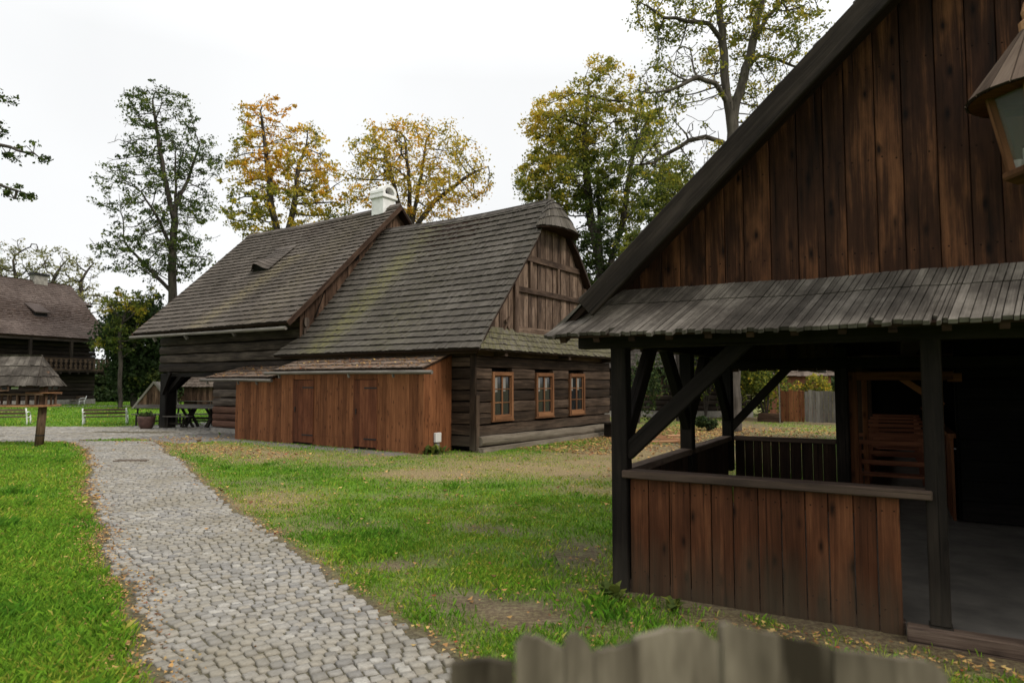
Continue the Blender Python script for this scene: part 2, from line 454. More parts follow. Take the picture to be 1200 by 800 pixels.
# ------------------------------------------------------------------ frames of the two building groups
TH_H, TH_P = R(34.5), R(29.9)
S0 = Vector((-2.05, 15.57, 0))        # front corner of the plank shed
B0 = Vector((0.89, 5.46, 0))          # left front post of the pavilion
def frame(o, th, x, y, z=0.0):
    return o + Vector((math.cos(th), -math.sin(th), 0)) * x + Vector((math.sin(th), math.cos(th), 0)) * y + Vector((0, 0, z))
def HW(x, y, z=0.0): return frame(S0, TH_H, x, y, z)
def PW(x, y, z=0.0): return frame(B0, TH_P, x, y, z)
def local(o, th, X, Y):
    dx, dy = X - o.x, Y - o.y
    return dx * math.cos(th) - dy * math.sin(th), dx * math.sin(th) + dy * math.cos(th)

# ------------------------------------------------------------------ ground masks
PL = np.array([(-22, 18.5), (-14.2, 18.75), (-12.6, 18.75), (-11.6, 18.0), (-10.2, 16.2), (-8.46, 13.49), (-5.72, 9.24), (-4.08, 6.86), (-2.9, 5.25), (-2.13, 4.19), (-1.74, 3.6), (-1.0, 2.2), (-.4, .8)])
PR = np.array([(-11.0, 20.9), (-10.7, 19.9), (-9.3, 17.66), (-6.58, 13.49), (-4.09, 9.57), (-2.43, 7.15), (-1.4, 5.57), (-.66, 4.54), (-.2, 3.8), (.4, 2.6), (1.0, 1.2)])
_l = PL[PL[:, 1].argsort()]; _r = PR[PR[:, 1].argsort()]
def path_edges(Y):
    return (np.interp(Y, PL[2:][::-1][:, 1], PL[2:][::-1][:, 0]), np.interp(Y, PR[::-1][:, 1], PR[::-1][:, 0]))
def path_dist(X, Y):
    """>0 inside the cobbles (metres from the edge, roughly), <0 outside"""
    xl, xr = path_edges(Y)
    wob = .10 * (vnoise(X * 2.2, Y * 2.2, 5) - .5) + .12 * (vnoise(X * .9, Y * .9, 6) - .5)
    d = np.minimum(X - xl, xr - X) * .83 + wob
    d = np.where(Y < 18.9, d, -9)
    # cobbled square in front of the granary passage
    top = 25.2 - .06 * (X + 18)
    bot = np.where(X < -12.3, 18.75, np.where(X < -10.9, 18.75 + (X + 12.3) * 1.5, 20.9 + (X + 10.9) * .75))
    d2 = np.minimum(top - Y, Y - bot) + wob
    d2 = np.where((X > -40) & (X < -5), d2, -9)
    return np.maximum(d, d2)
def ell(X, Y, cx, cy, rx, ry, rot=0):
    c, s = math.cos(R(rot)), math.sin(R(rot))
    a = ((X - cx) * c + (Y - cy) * s) / rx; b = (-(X - cx) * s + (Y - cy) * c) / ry
    return np.clip(1.35 - np.sqrt(a * a + b * b), 0, 1)
def masks(X, Y):
    """cover (0 bare..1 lush), dry (0 green..1 straw), gravel"""
    X = np.asarray(X, float); Y = np.asarray(Y, float)
    n1, n2 = fbm(X * .55, Y * .55, 11), fbm(X * 1.7, Y * 1.7, 21)
    n3 = fbm(X * 4.5, Y * 4.5, 31)
    hx, hy = local(S0, TH_H, X, Y); px, py = local(B0, TH_P, X, Y)
    right = X > np.interp(Y, PR[::-1][:, 1], PR[::-1][:, 0])
    dry = np.maximum.reduce([
        1.0 * ell(X, Y, .9, 13.3, 3.6, 1.9, -22), .9 * ell(X, Y, -1.4, 12.2, 1.6, .9, -10), .75 * ell(X, Y, 1.5, 10.4, 1.2, .7, -20),
        .8 * ell(X, Y, -6.6, 16.2, 4.2, 1.2, 140), .7 * ell(X, Y, -3.4, 9.6, .9, 1.2, 20), .8 * ell(X, Y, 3.5, 15, 3, 2.4), .55 * ell(X, Y, -3.4, 14.6, 2.6, 1.0, -30),
        .8 * ell(X, Y, -9.4, 19.4, 2.0, 1.1, 40)])
    dry = dry * np.clip(.30 + 1.8 * n2, 0, 1.2) + np.where(right & (Y < 20), .26 * np.clip((fbm(X * .7, Y * .7, 93) - .46) * 5, 0, 1), 0)
    bare = np.maximum.reduce([
        1.0 * ell(X, Y, .05, 5.0, 1.0, .55, -25), .95 * ell(X, Y, .62, 6.5, .5, 1.2, -10), .8 * ell(X, Y, -.2, 7.6, .8, .3, -20), .8 * ell(X, Y, -1.0, 6.2, .5, .3, 30), .6 * ell(X, Y, -.35, 6.7, .4, .22, 30),
        .65 * ell(X, Y, -1.9, 8.0, .8, .35, -20), .9 * ell(X, Y, 4.4, 18.2, 4.4, 2.2, 60), .8 * ell(X, Y, 7, 20.5, 4, 2.0, 20), .5 * ell(X, Y, -1.5, 9.7, .8, .4, 10)])
    bare = bare * np.clip(.35 + 1.5 * n2, 0, 1.2)
    bare = np.maximum(bare, np.clip(1.25 - np.abs(py + .30) / .34, 0, 1) * ((px > -.5) & (px < 12)) * np.clip(.45 + n3, 0, 1.1))
    bare = np.maximum(bare, np.where(right & (Y < 16), .5 * np.clip((fbm(X * .9 + 7, Y * .9, 91) - .60) * 7, 0, 1), 0))
    _pd = path_dist(X, Y)
    fringe = np.clip(1 + _pd / np.where(right, .5, .22), 0, 1) * (_pd < 0)
    dry = np.maximum(dry, .5 * fringe * np.clip(.1 + 1.7 * n2, 0, 1)); bare = np.maximum(bare, .28 * fringe * np.clip(3 * (n3 - .40), 0, 1))
    grav = np.clip(1.2 - np.abs(hy + .35) / .42, 0, 1) * ((hx > -7.6) & (hx < -.3)) * np.clip(.2 + 1.4 * n3, 0, 1)
    grav = np.maximum(grav, ((hx < -7.2) & (hx > -16) & (hy > -1.7) & (hy < 9)) * 1.0)
    grav = np.maximum(grav, np.clip(1.3 - np.abs(Y - 47.2 - .15 * (X + 30)) / .9, 0, 1) * ((X < -14)))
    pd = path_dist(X, Y)
    edge = np.clip(1 - (-pd - .01) / (.05 + .18 * n2), 0, 1) * .85
    cover = np.clip(1.0 - .85 * bare - edge - .9 * grav - .75 * dry * np.clip(n3 * 2, 0, 1), 0, 1)
    cover = np.where(right & (Y < 16), cover * np.clip(.75 + 1.1 * (n2 - .25), .45, 1), cover)
    inp = ((px > -.12) & (px < 12) & (py > -.16) & ((py < 4.1) | ((px > 1.2) & (py < 14.5)))) | ((hx > -5.4) & (hx < .85) & (hy > 1.0) & (hy < 9)) | ((hx > -7.5) & (hx < .02) & (hy > -.02) & (hy < 3))
    cover = np.where(inp | (pd > -.03), 0, cover)
    far = (Y > 19) & (X > -2)
    cover = np.where(far, cover * np.clip((n1 - .35) * 3, 0, .7), cover)
    dry = np.where(far, np.maximum(dry, .45), dry)
    return np.clip(cover, 0, 1), np.clip(dry, 0, 1), np.clip(grav, 0, 1), pd

# ------------------------------------------------------------------ ground : one sheet to the horizon
def lines(a, b, d): return np.arange(a, b + 1e-6, d)
gx = np.concatenate([[-1500, -700, -300, -150, -90, -60, -45], lines(-38, -13.5, .5), lines(-13, 6, .12), lines(6.5, 20, .5), [24, 30, 40, 60, 100, 200, 500, 1500]])
gy = np.concatenate([[-300, -100, -40, -15, -5, -2, 0, 1], lines(2, 16, .12), lines(16.3, 28, .3), lines(28.6, 60, .8), [64, 70, 80, 100, 150, 300, 700, 1500]])
GX, GY = np.meshgrid(gx, gy)
cov, dry, grav, pdist = masks(GX.ravel(), GY.ravel())
GZ = .014 * (fbm(GX.ravel() * 1.5, GY.ravel() * 1.5, 77) - .5) * ((np.abs(GX.ravel()) < 40) & (GY.ravel() < 60))
GZ = GZ * (pdist < .3) + .003 * np.clip(pdist * 8, 0, 1)
nx, ny = len(gx), len(gy)
ii = (np.arange(ny - 1)[:, None] * nx + np.arange(nx - 1)[None, :]).ravel()
loops = np.stack([ii, ii + 1, ii + nx + 1, ii + nx], 1).ravel()
m = NT('ground')
ob = m.add('ShaderNodeTexCoord').outputs['Object']
a_c, a_d, a_g, a_p = m.attr('cover'), m.attr('dry'), m.attr('gravel'), m.attr('path')
n1 = m.noise(ob, 2.5, 8, .7); n2 = m.noise(ob, 26, 6, .7); n3 = m.noise(ob, 90, 3, .7)
soil = m.ramp(m.math('ADD', m.math('MULTIPLY', n1, .5), m.math('MULTIPLY', n2, .5)), [(.33, (.040, .028, .018)), (.5, (.115, .085, .055)), (.66, (.20, .165, .115))])
green = m.ramp(n2, [(.3, (.035, .08, .010)), (.5, (.095, .19, .014)), (.7, (.16, .24, .028))])
straw = m.ramp(n2, [(.3, (.09, .07, .032)), (.5, (.25, .185, .085)), (.68, (.42, .33, .17))])
stones = m.ramp(n3, [(.3, (.06, .055, .048)), (.5, (.17, .16, .145)), (.7, (.32, .305, .285))])
sand = m.ramp(n2, [(.3, (.045, .042, .022)), (.5, (.105, .092, .058)), (.7, (.18, .16, .11))])
k = m.math('ADD', a_c, m.math('MULTIPLY', m.math('SUBTRACT', n2, .5), 1.2), True)
col = m.mix(k, soil, green)
k2 = m.math('MULTIPLY', a_d, m.math('ADD', m.math('MULTIPLY', n2, 2.0), -.25, True), True)
col = m.mix(k2, col, straw)
col = m.mix(m.math('MULTIPLY', a_g, m.math('ADD', n1, .45, True), True), col, stones)
col = m.mix(a_p, col, sand)
m.bump(m.math('ADD', n2, m.math('MULTIPLY', n3, .5)), .8, .03)
M['ground'] = m.fin(col, .95, .15)
gv = np.stack([GX.ravel(), GY.ravel(), GZ], 1)
o = np_mesh('ground', gv, loops, 4, M['ground'], attrs={'cover': cov, 'dry': dry, 'gravel': grav, 'path': np.clip(pdist / .06 + .5, 0, 1)}, smooth=True)
tag(o, kind='structure')

# ------------------------------------------------------------------ cobblestones
def cobbles():
    P = []; tone = []
    # the winding footpath : rows across it, bowed into arcs
    Ys = np.linspace(1.6, 20.6, 400)
    xl, xr = path_edges(Ys)
    cx = (xl + xr) / 2
    seg = np.hypot(np.diff(cx), np.diff(Ys)); S = np.concatenate([[0], np.cumsum(seg)])
    s = 0; row = 0
    while s < S[-1]:
        pitch = random.uniform(.078, .089)
        y = np.interp(s, S, Ys); x = np.interp(s, S, cx)
        y2 = np.interp(min(s + .6, S[-1]), S, Ys); x2 = np.interp(min(s + .6, S[-1]), S, cx)
        d = np.array([x2 - x, y2 - y]); d = d / (np.hypot(*d) + 1e-9)
        c = np.array([d[1], -d[0]])
        W = 2.6; w = -W / 2 + random.uniform(-.05, .05)
        while w < W / 2:
            ww = random.uniform(.076, .098)
            q = w + ww / 2
            bow = .30 * (1 - (2 * q / W * 1.25) ** 2) + .05 * math.sin(q * 7 + row * .25)
            ctr = np.array([x, y]) + c * q + d * bow
            ang = -.30 * 2 * 2 * q / W * 1.25 * 1.25 / W * 2
            u = c + d * math.tan(max(-.6, min(.6, ang * .5)))
            u = u / np.hypot(*u)
            P.append((ctr[0], ctr[1], u[0], u[1], ww - .010, pitch - .010)); w += ww
        s += pitch; row += 1
    n_path = len(P)
    y = 18.4; row = 0
    while y < 26.6:
        pitch = random.uniform(.13, .16); x = -32 + random.uniform(0, .1)
        while x < -6:
            ww = random.uniform(.12, .17)
            P.append((x + ww / 2, y + .12 * math.sin(x * 1.1) + .05 * math.sin(x * 3 + row), 1, .12 * math.cos(x * 1.1), ww - .016, pitch - .016)); x += ww
        y += pitch; row += 1
    P = np.array(P)
    pd = path_dist(P[:, 0], P[:, 1])
    isp = np.arange(len(P)) < n_path
    keep = pd > np.where(isp, rng.uniform(-.01, .05, len(P)), 0.05)
    # the path rows stop where the square begins
    keep &= ~((~isp) & (P[:, 1] < 19.6) & (P[:, 0] > -12.4))
    keep &= ~(isp & (P[:, 1] > 19.0))
    hole = ell(P[:, 0], P[:, 1], -20, 20.6, 4.2, .8, 0) > .3       # a worn asphalt patch
    gr = ell(P[:, 0], P[:, 1], -12.6, 22.3, 1.7, .35, -8) > .3      # a grassed-over strip
    keep &= ~(hole | gr)
    drain = (np.abs(P[:, 0] + 8.02) < .36) & (np.abs(P[:, 1] - 14.2) < .17)
    keep &= ~drain
    P = P[keep]
    n = len(P)
    u = P[:, 2:4] / np.hypot(P[:, 2], P[:, 3])[:, None]; vv = np.stack([-u[:, 1], u[:, 0]], 1)
    hw, hh = P[:, 4] / 2, P[:, 5] / 2
    V = np.zeros((n, 12, 3))
    sg = [(-1, -1), (1, -1), (1, 1), (-1, 1)]
    dip = .035 * (fbm(P[:, 0] * .8, P[:, 1] * .8, 3) - .5)
    ht = .016 + rng.uniform(-.006, .007, n) + dip * .4
    tilt = rng.normal(0, .03, (n, 2))
    for k, (a, b) in enumerate(sg):
        j = rng.normal(0, .0035, (n, 2))
        cor = P[:, :2] + u * ((a * hw)[:, None]) + vv * ((b * hh)[:, None]) + j
        for lev, (sc, z) in enumerate(((1.0, -.03), (.98, None), (.85, None))):
            xy = P[:, :2] + (cor - P[:, :2]) * sc
            V[:, lev * 4 + k, :2] = xy
            zz = np.full(n, z) if z is not None else ht - (.007 if lev == 1 else 0)
            if z is None: zz = zz + tilt[:, 0] * a * hw + tilt[:, 1] * b * hh
            V[:, lev * 4 + k, 2] = zz
    q = [(8, 9, 10, 11)] + [(l * 4 + k, l * 4 + (k + 1) % 4, (l + 1) * 4 + (k + 1) % 4, (l + 1) * 4 + k) for l in (0, 1) for k in range(4)]
    q = np.array(q)
    L = (np.arange(n)[:, None, None] * 12 + q[None]).reshape(-1)
    rn = np.repeat(rng.uniform(0, 1, n), len(q))
    m = NT('cobblestone')
    ob = m.add('ShaderNodeTexCoord').outputs['Object']
    rnd = m.attr('rnd')
    nn = m.noise(ob, 38, 5, .65); big = m.noise(ob, .9, 4, .6)
    base = m.ramp(rnd, [(0, (.175, .165, .15)), (.3, (.235, .222, .20)), (.55, (.295, .275, .24)), (.8, (.265, .235, .185)), (1, (.37, .35, .31))])
    col = m.mix(m.math('MULTIPLY', m.ramp(nn, [(.35, (1, 1, 1)), (.6, (0, 0, 0))]), .45), base, (.11, .10, .085))
    col = m.mix(m.math('MULTIPLY', m.ramp(big, [(.42, (0, 0, 0)), (.64, (1, 1, 1))]), .5), col, (.17, .145, .095))
    m.bump(nn, .35, .006)
    mat = m.fin(col, .7, .35)
    o = np_mesh('cobblestone_path', V.reshape(-1, 3), L, 4, mat, attrs={'rnd': rn}, smooth=False)
    tag(o, kind='structure')
cobbles()
# worn asphalt patch in the cobbled square
mb = MB()
pts = []
for k in range(28):
    an = 2 * math.pi * k / 28
    pts.append((-20 + 3.4 * math.cos(an) * (1 + .1 * math.sin(3 * an)), 20.6 + .62 * math.sin(an) * (1 + .15 * math.cos(2 * an + 1)), .006))
mb.face(pts)
M['asphalt'] = plain('old_asphalt', (.085, .082, .078), .9, var=.3, scale=5, bump=.4)
tag(mb.build('asphalt_patch', M['asphalt']), kind='structure')

# ------------------------------------------------------------------ grass blades
def grass():
    V = []; T = []; RN = []; TI = []
    # (x range, y range, blades per square metre, height, width)
    bands = [(-7.5, 3.5, 1.8, 6.0, 7500, .062, .0052), (-9.5, 4, 6.0, 9.5, 3400, .060, .0075), (-13, 5, 9.5, 15, 1300, .060, .012),
             (-17, 4, 15, 19.5, 520, .06, .018), (-36, 14, 19.5, 34, 130, .065, .034), (-46, 14, 34, 56, 30, .08, .07)]
    for (x0, x1, y0, y1, den, h, w) in bands:
        n = int((x1 - x0) * (y1 - y0) * den)
        X = rng.uniform(x0, x1, n); Y = rng.uniform(y0, y1, n)
        vis = (np.abs(X) < .80 * Y + .6)
        X, Y = X[vis], Y[vis]
        c, d, g, pd = masks(X, Y)
        clump = fbm(X * 3.2, Y * 3.2, 41)
        mound = ell(X, Y, -1.44, 6.45, .45, .28, 20) + .35 * ell(X, Y, .8, 5.05, .5, .35, -20) + .6 * ell(X, Y, -1.9, 7.3, .6, .3)
        keep = rng.uniform(0, 1, len(X)) < c * np.clip(.35 + 1.3 * (clump - .2) + mound, .12, 1)
        X, Y, c, d, clump, mound = X[keep], Y[keep], c[keep], d[keep], clump[keep], mound[keep]
        n = len(X)
        right = X > np.interp(Y, PR[::-1][:, 1], PR[::-1][:, 0])
        tuft = np.clip((vnoise(X * 3.1 + 3, Y * 3.1, 171) - .80) * 9, 0, 1) * (vnoise(X * .9, Y * .9, 172) > .42)
        hh = (1 + .75 * tuft) * h * rng.uniform(.5, 1.25, n) * (.55 + .75 * clump) * (1 - .35 * d) * np.where(right, .8, 1.05) * (1 + .7 * np.clip(mound, 0, 1))
        an = rng.uniform(0, 2 * np.pi, n); lean = rng.uniform(.1, .95, n) * hh
        la = an + rng.normal(0, .8, n)
        ww = w * rng.uniform(.6, 1.3, n)
        dx, dy = np.cos(an + np.pi / 2) * ww / 2, np.sin(an + np.pi / 2) * ww / 2
        lx, ly = np.cos(la) * lean, np.sin(la) * lean
        z0 = np.full(n, -.01)
        v = np.zeros((n, 4, 3))
        v[:, 0] = np.stack([X - dx, Y - dy, z0], 1); v[:, 1] = np.stack([X + dx, Y + dy, z0], 1)
        v[:, 2] = np.stack([X + dx * .8 + lx * .35, Y + dy * .8 + ly * .35, hh * .6], 1)
        v[:, 3] = np.stack([X + lx, Y + ly, hh * rng.uniform(.75, 1.0, n)], 1)
        # taller tufts here and there
        V.append(v.reshape(-1, 3))
        RN.append(rng.uniform(0, 1, n))
        t = .02 + .70 * (fbm(X * .8, Y * .8, 51)) + rng.normal(0, .16, n) + .45 * d * (rng.uniform(0, 1, n) < .75) - .1 * np.clip(mound, 0, 1) - .22 * tuft
        t = np.where(rng.uniform(0, 1, n) < .02, .85, t)
        TI.append(np.clip(t, 0, 1))
    V = np.concatenate(V); n = len(V) // 4
    o = np_mesh('grass', V, np.arange(n * 4), 4, M['grass'], attrs={'rnd': np.concatenate(RN), 'tint': np.concatenate(TI)})
    tag(o, 'short autumn lawn grass on both sides of the cobbled path', 'grass', kind='stuff')
    print('grass', n)
grass()

def leaf_quads(P, size, flat=0.0, fold=.25, droop=0.0):
    """diamond leaves at points P (n,3); flat 1 = lying on the ground"""
    n = len(P)
    d = rng.normal(0, 1, (n, 3)); d[:, 2] = d[:, 2] * (1 - flat) - droop
    d /= np.linalg.norm(d, axis=1)[:, None] + 1e-9
    r = rng.normal(0, 1, (n, 3)); r[:, 2] *= (1 - flat * .8)
    s = np.cross(d, r); 
    if flat:
        up = np.zeros((n, 3)); up[:, 2] = 1
        s2 = np.cross(d, up + rng.normal(0, .3, (n, 3))); s = s2
    s /= np.linalg.norm(s, axis=1)[:, None] + 1e-9
    nn = np.cross(d, s)
    L = np.asarray(size).reshape(-1, 1) * np.ones((n, 1)); W = L * rng.uniform(.5, .8, (n, 1))
    V = np.zeros((n, 4, 3))
    V[:, 0] = P - d * L / 2; V[:, 2] = P + d * L / 2
    V[:, 1] = P + s * W / 2 + nn * L * fold * .5; V[:, 3] = P - s * W / 2 + nn * L * fold * .5
    return V.reshape(-1, 3)

# ------------------------------------------------------------------ fallen leaves
def litter():
    Ps = []; Sz = []
    def scatter(x0, x1, y0, y1, den, size, fn):
        n = int((x1 - x0) * (y1 - y0) * den)
        X = rng.uniform(x0, x1, n); Y = rng.uniform(y0, y1, n)
        k = (rng.uniform(0, 1, n) < fn(X, Y)) & (np.abs(X) < .8 * Y + .5)
        X, Y = X[k], Y[k]
        hx, hy = local(S0, TH_H, X, Y); px, py = local(B0, TH_P, X, Y)
        out = ~(((px > -.15) & (px < 12) & (py > -.25) & (py < 18)) | ((hx > -6) & (hx < .75) & (hy > 1) & (hy < 9)) | ((hx > -7.5) & (hx < .02) & (hy > -.02) & (hy < 3)))
        X, Y = X[out], Y[out]
        Ps.append(np.stack([X, Y, rng.uniform(.014, .05, len(X))], 1)); Sz.append(size * rng.uniform(.5, 1.3, len(X)))
    def edge(X, Y):
        pd = path_dist(X, Y)
        xl, xr = path_edges(Y)
        left = X < (xl + xr) / 2
        b = np.exp(-((pd + .06) / np.where(left, .17, .12)) ** 2)
        return b * np.where(left, .9, .35) * np.clip(2.2 * fbm(X * 1.6, Y * 1.6, 61) - .35, .05, 1)
    def lawn(X, Y):
        pd = path_dist(X, Y)
        return np.where(pd < 0, np.clip(1.8 * fbm(X * 1.1, Y * 1.1, 62) - .55, .04, 1), .05)
    scatter(-7, 2, 3, 9, 1100, .030, lambda X, Y: edge(X, Y))
    scatter(-13, -2, 9, 19, 380, .050, lambda X, Y: edge(X, Y))
    scatter(-7.5, 3, 3, 9, 22, .042, lawn)
    scatter(-14, 4, 9, 18, 13, .065, lawn)
    scatter(-36, 14, 18, 46, 1.2, .16, lambda X, Y: .5 * lawn(X, Y) * (path_dist(X, Y) < 0))
    # a carpet under the cottage gable and behind the pavilion
    def gable(X, Y):
        hx, hy = local(S0, TH_H, X, Y)
        return np.clip(1.25 - np.abs(hx - 2.6) / 1.7, 0, 1) * ((hy > 2.0) & (hy < 13)) * .8
    scatter(-1, 9, 12, 26, 110, .085, gable)
    def back(X, Y): return ell(X, Y, 8, 20.5, 5.5, 4.2) * .8
    scatter(2, 14, 16, 27, 60, .10, back)
    def heap(X, Y): return np.maximum(ell(X, Y, -7.2, 16.6, 3.2, .9, 140), .8 * ell(X, Y, -9.6, 19.3, 1.6, 1.0, 40)) * .8
    scatter(-12, -2, 13, 22, 90, .075, heap)
    def post(X, Y): return ell(X, Y, .7, 5.2, .9, 1.2, 0) * .5
    scatter(-.6, 2.2, 4, 7.5, 110, .045, post)
    def kerb(X, Y):
        px, py = local(B0, TH_P, X, Y)
        return np.clip(1 - np.abs(py + .42) / .22, 0, 1) * ((px > 1) & (px < 4))
    scatter(1, 4.5, 2.4, 6, 520, .034, kerb)
    P = np.concatenate(Ps); S = np.concatenate(Sz); n = len(P)
    V = leaf_quads(P, S, flat=.9, fold=.5)
    o = np_mesh('fallen_leaves', V, np.arange(n * 4), 4, M['litter'], attrs={'rnd': rng.uniform(.1, 1, n), 'tint': rng.beta(1.2, 1.6, n)})
    tag(o, 'yellow and brown fallen leaves along the path and across the lawn', 'leaves', kind='stuff')
    print('litter', n)
litter()

# ------------------------------------------------------------------ timber helpers
def log(mb, a, b, h, w, seg=6, sq=3.2, r=None, t=0.0, wob=.012):
    """a hewn log from a to b: rounded-square section, slightly crooked"""
    a, b = Vector(a), Vector(b); d = (b - a); L = d.length; d.normalize()
    sd = d.cross(Vector((0, 0, 1))).normalized(); up = Vector((0, 0, 1))
    if abs(d.z) > .9: sd = Vector((1, 0, 0)); up = Vector((0, 1, 0))
    r = random.random() if r is None else r
    n = 12; rings = []; ou, ov = random.uniform(0, 50), random.uniform(0, 50)
    prof = []
    for k in range(n):
        an = 2 * math.pi * (k + .5) / n
        c, s = math.cos(an), math.sin(an)
        q = (abs(c) ** sq + abs(s) ** sq) ** (-1 / sq)
        prof.append((c * q, s * q))
    for i in range(seg + 1):
        p = a + d * (L * i / seg) + up * random.uniform(-wob, wob) + sd * random.uniform(-wob, wob)
        k_ = random.uniform(.95, 1.03); bq = len(mb.v); rings.append(bq)
        for (c, s) in prof: mb.v.append(tuple(p + sd * (c * w / 2 * k_) + up * (s * h / 2 * k_)))
    for i in range(seg):
        for k in range(n):
            k2 = (k + 1) % n
            mb.f.append((rings[i] + k, rings[i] + k2, rings[i + 1] + k2, rings[i + 1] + k))
            u0, u1 = ou + k * h / 3, ou + (k + 1) * h / 3
            mb.uv.append([(u0, ov + L * i / seg), (u1, ov + L * i / seg), (u1, ov + L * (i + 1) / seg), (u0, ov + L * (i + 1) / seg)])
            mb.r.append(r); mb.t.append(t)
    for rg in (rings[0], rings[-1]):
        mb.f.append(tuple(rg + k for k in range(n))); mb.uv.append([(ou + prof[k][0] * .1, ov + prof[k][1] * .1) for k in range(n)]); mb.r.append(min(1, r + .3)); mb.t.append(t)

def log_wall(mb, fn, L0, L1, z0, z1, h, w=.18, ends=.12, cuts=(), tr=None, sq=3.6):
    """stack of logs; fn(s, z) gives a point of the wall; cuts: (s0, s1, z0, z1) openings"""
    n = max(1, int(round((z1 - z0) / h))); h = (z1 - z0) / n
    for i in range(n):
        z = z0 + h * (i + .5)
        e = ends * random.uniform(.6, 1.1)
        spans = [(L0 - e, L1 + e)]
        for (c0, c1, cz0, cz1) in cuts:
            if cz0 < z < cz1:
                new = []
                for (p, q) in spans:
                    if c0 < q and c1 > p:
                        if c0 > p: new.append((p, c0))
                        if c1 < q: new.append((c1, q))
                    else: new.append((p, q))
                spans = new
        r = random.random()
        for (p, q) in spans:
            log(mb, fn(p, z), fn(q, z), h * random.uniform(.93, 1.0), w, max(2, int((q - p) / .7)), sq=sq, r=r if tr is None else tr(i))

def board_wall(mb, fn, s0, s1, w, zb, zt, th=.025, gap=.006, wj=.25, out=(0, 0, 0), bj=.01, tj=0.0, lap=False, rr=(0, 1), nails=()):
    """vertical boards; fn(s, d, z): s along, d outwards; zb/zt: functions of s"""
    s = s0
    k = 0
    while s < s1 - .02:
        ww = min(w * random.uniform(1 - wj, 1 + wj), s1 - s)
        if s1 - s - ww < w * .4: ww = s1 - s
        a, b = s + gap / 2, s + ww - gap / 2
        d = random.uniform(0, .006) + (.018 if lap and k % 2 else 0)
        b0 = random.uniform(-bj, bj); tj_ = random.uniform(-tj, tj)
        P = [fn(a, d, zb(a) + b0), fn(b, d, zb(b) + b0), fn(b, d - th, zb(b) + b0), fn(a, d - th, zb(a) + b0),
             fn(a, d, zt(a) + tj_), fn(b, d, zt(b) + tj_), fn(b, d - th, zt(b) + tj_), fn(a, d - th, zt(a) + tj_)]
        if zt((a + b) / 2) - zb((a + b) / 2) > .02:
                mb.hexa(P, 2, random.uniform(*rr))
        for zn in nails:
            for q in (a + ww * .22, b - ww * .22):
                zq = zn + random.uniform(-.012, .012)
                if zq < zt(q) - .05:
                    e_ = .0055; mb.hexa([fn(q - e_, d + .003, zq - e_), fn(q + e_, d + .003, zq - e_), fn(q + e_, d - .004, zq - e_), fn(q - e_, d - .004, zq - e_), fn(q - e_, d + .003, zq + e_), fn(q + e_, d + .003, zq + e_), fn(q + e_, d - .004, zq + e_), fn(q - e_, d - .004, zq + e_)], 2, -4.0)
        s += ww; k += 1

# ================================================================== the log cottage (middle, gable with three windows)
cot = thing('log_cottage', 'dark log cottage with half-hipped shingle roof and three small brown windows under its plank gable', 'cottage', S0, -TH_H)
XG, XW = .78, -5.8            # gable wall, end against the granary
YF, YB, YR = 1.0, 8.1, 4.5    # front, back, ridge
WIN = [(1.60, 2.50, .72, 1.92), (3.60, 4.52, .72, 1.92), (5.42, 6.36, .72, 1.92)]
mb = MB()
log_wall(mb, lambda s, z: (XG - .09, s, z), YF, YB, .36, 2.56, .275, .18, .02, [(a, b, c, d) for a, b, c, d in WIN], sq=8)
mb.build('gable_log_wall', M['cottage_log'], cot)
mb = MB()
log_wall(mb, lambda s, z: (s, YF + .09, z), XW, XG - .19, .1, 2.56, .275, .18, 0, sq=8)
# corner post boards over the log ends
mb.box(XG - .17, XG - .004, YF - .055, YF - .002, .05, 2.5)
mb.box(XG + .012, XG + .05, YF - .05, YF + .05, .0, 1.35)
mb.build('log_wall', M['cottage_log'], cot)
mb = MB()
log_wall(mb, lambda s, z: (s, YB - .09, z), XW, XG - .19, .1, 2.56, .275, .18, 0, sq=8)
mb.build('log_wall', M['cottage_log'], cot)
mb = MB()
log(mb, (XG + .05, YF + .02, .25), (XG + .05, YB + .15, .22), .24, .26, 10, r=.5)
mb.hexa([(XG - .1, YF - .02, -.1), (XG + .24, YF - .04, -.1), (XG + .34, YB + .3, -.1), (XG - .1, YB + .3, -.1),
         (XG - .1, YF - .02, .13), (XG + .22, YF - .02, .10), (XG + .30, YB + .3, .11), (XG - .1, YB + .3, .13)], 1, .6)
mb.build('sill_beam', M['stone_sill'], cot)
mb = MB(); mb.box(XW + .1, XG - .25, YF + .2, YB - .2, .05, 2.5); mb.build('room_inside', M['dark_inside'], cot)
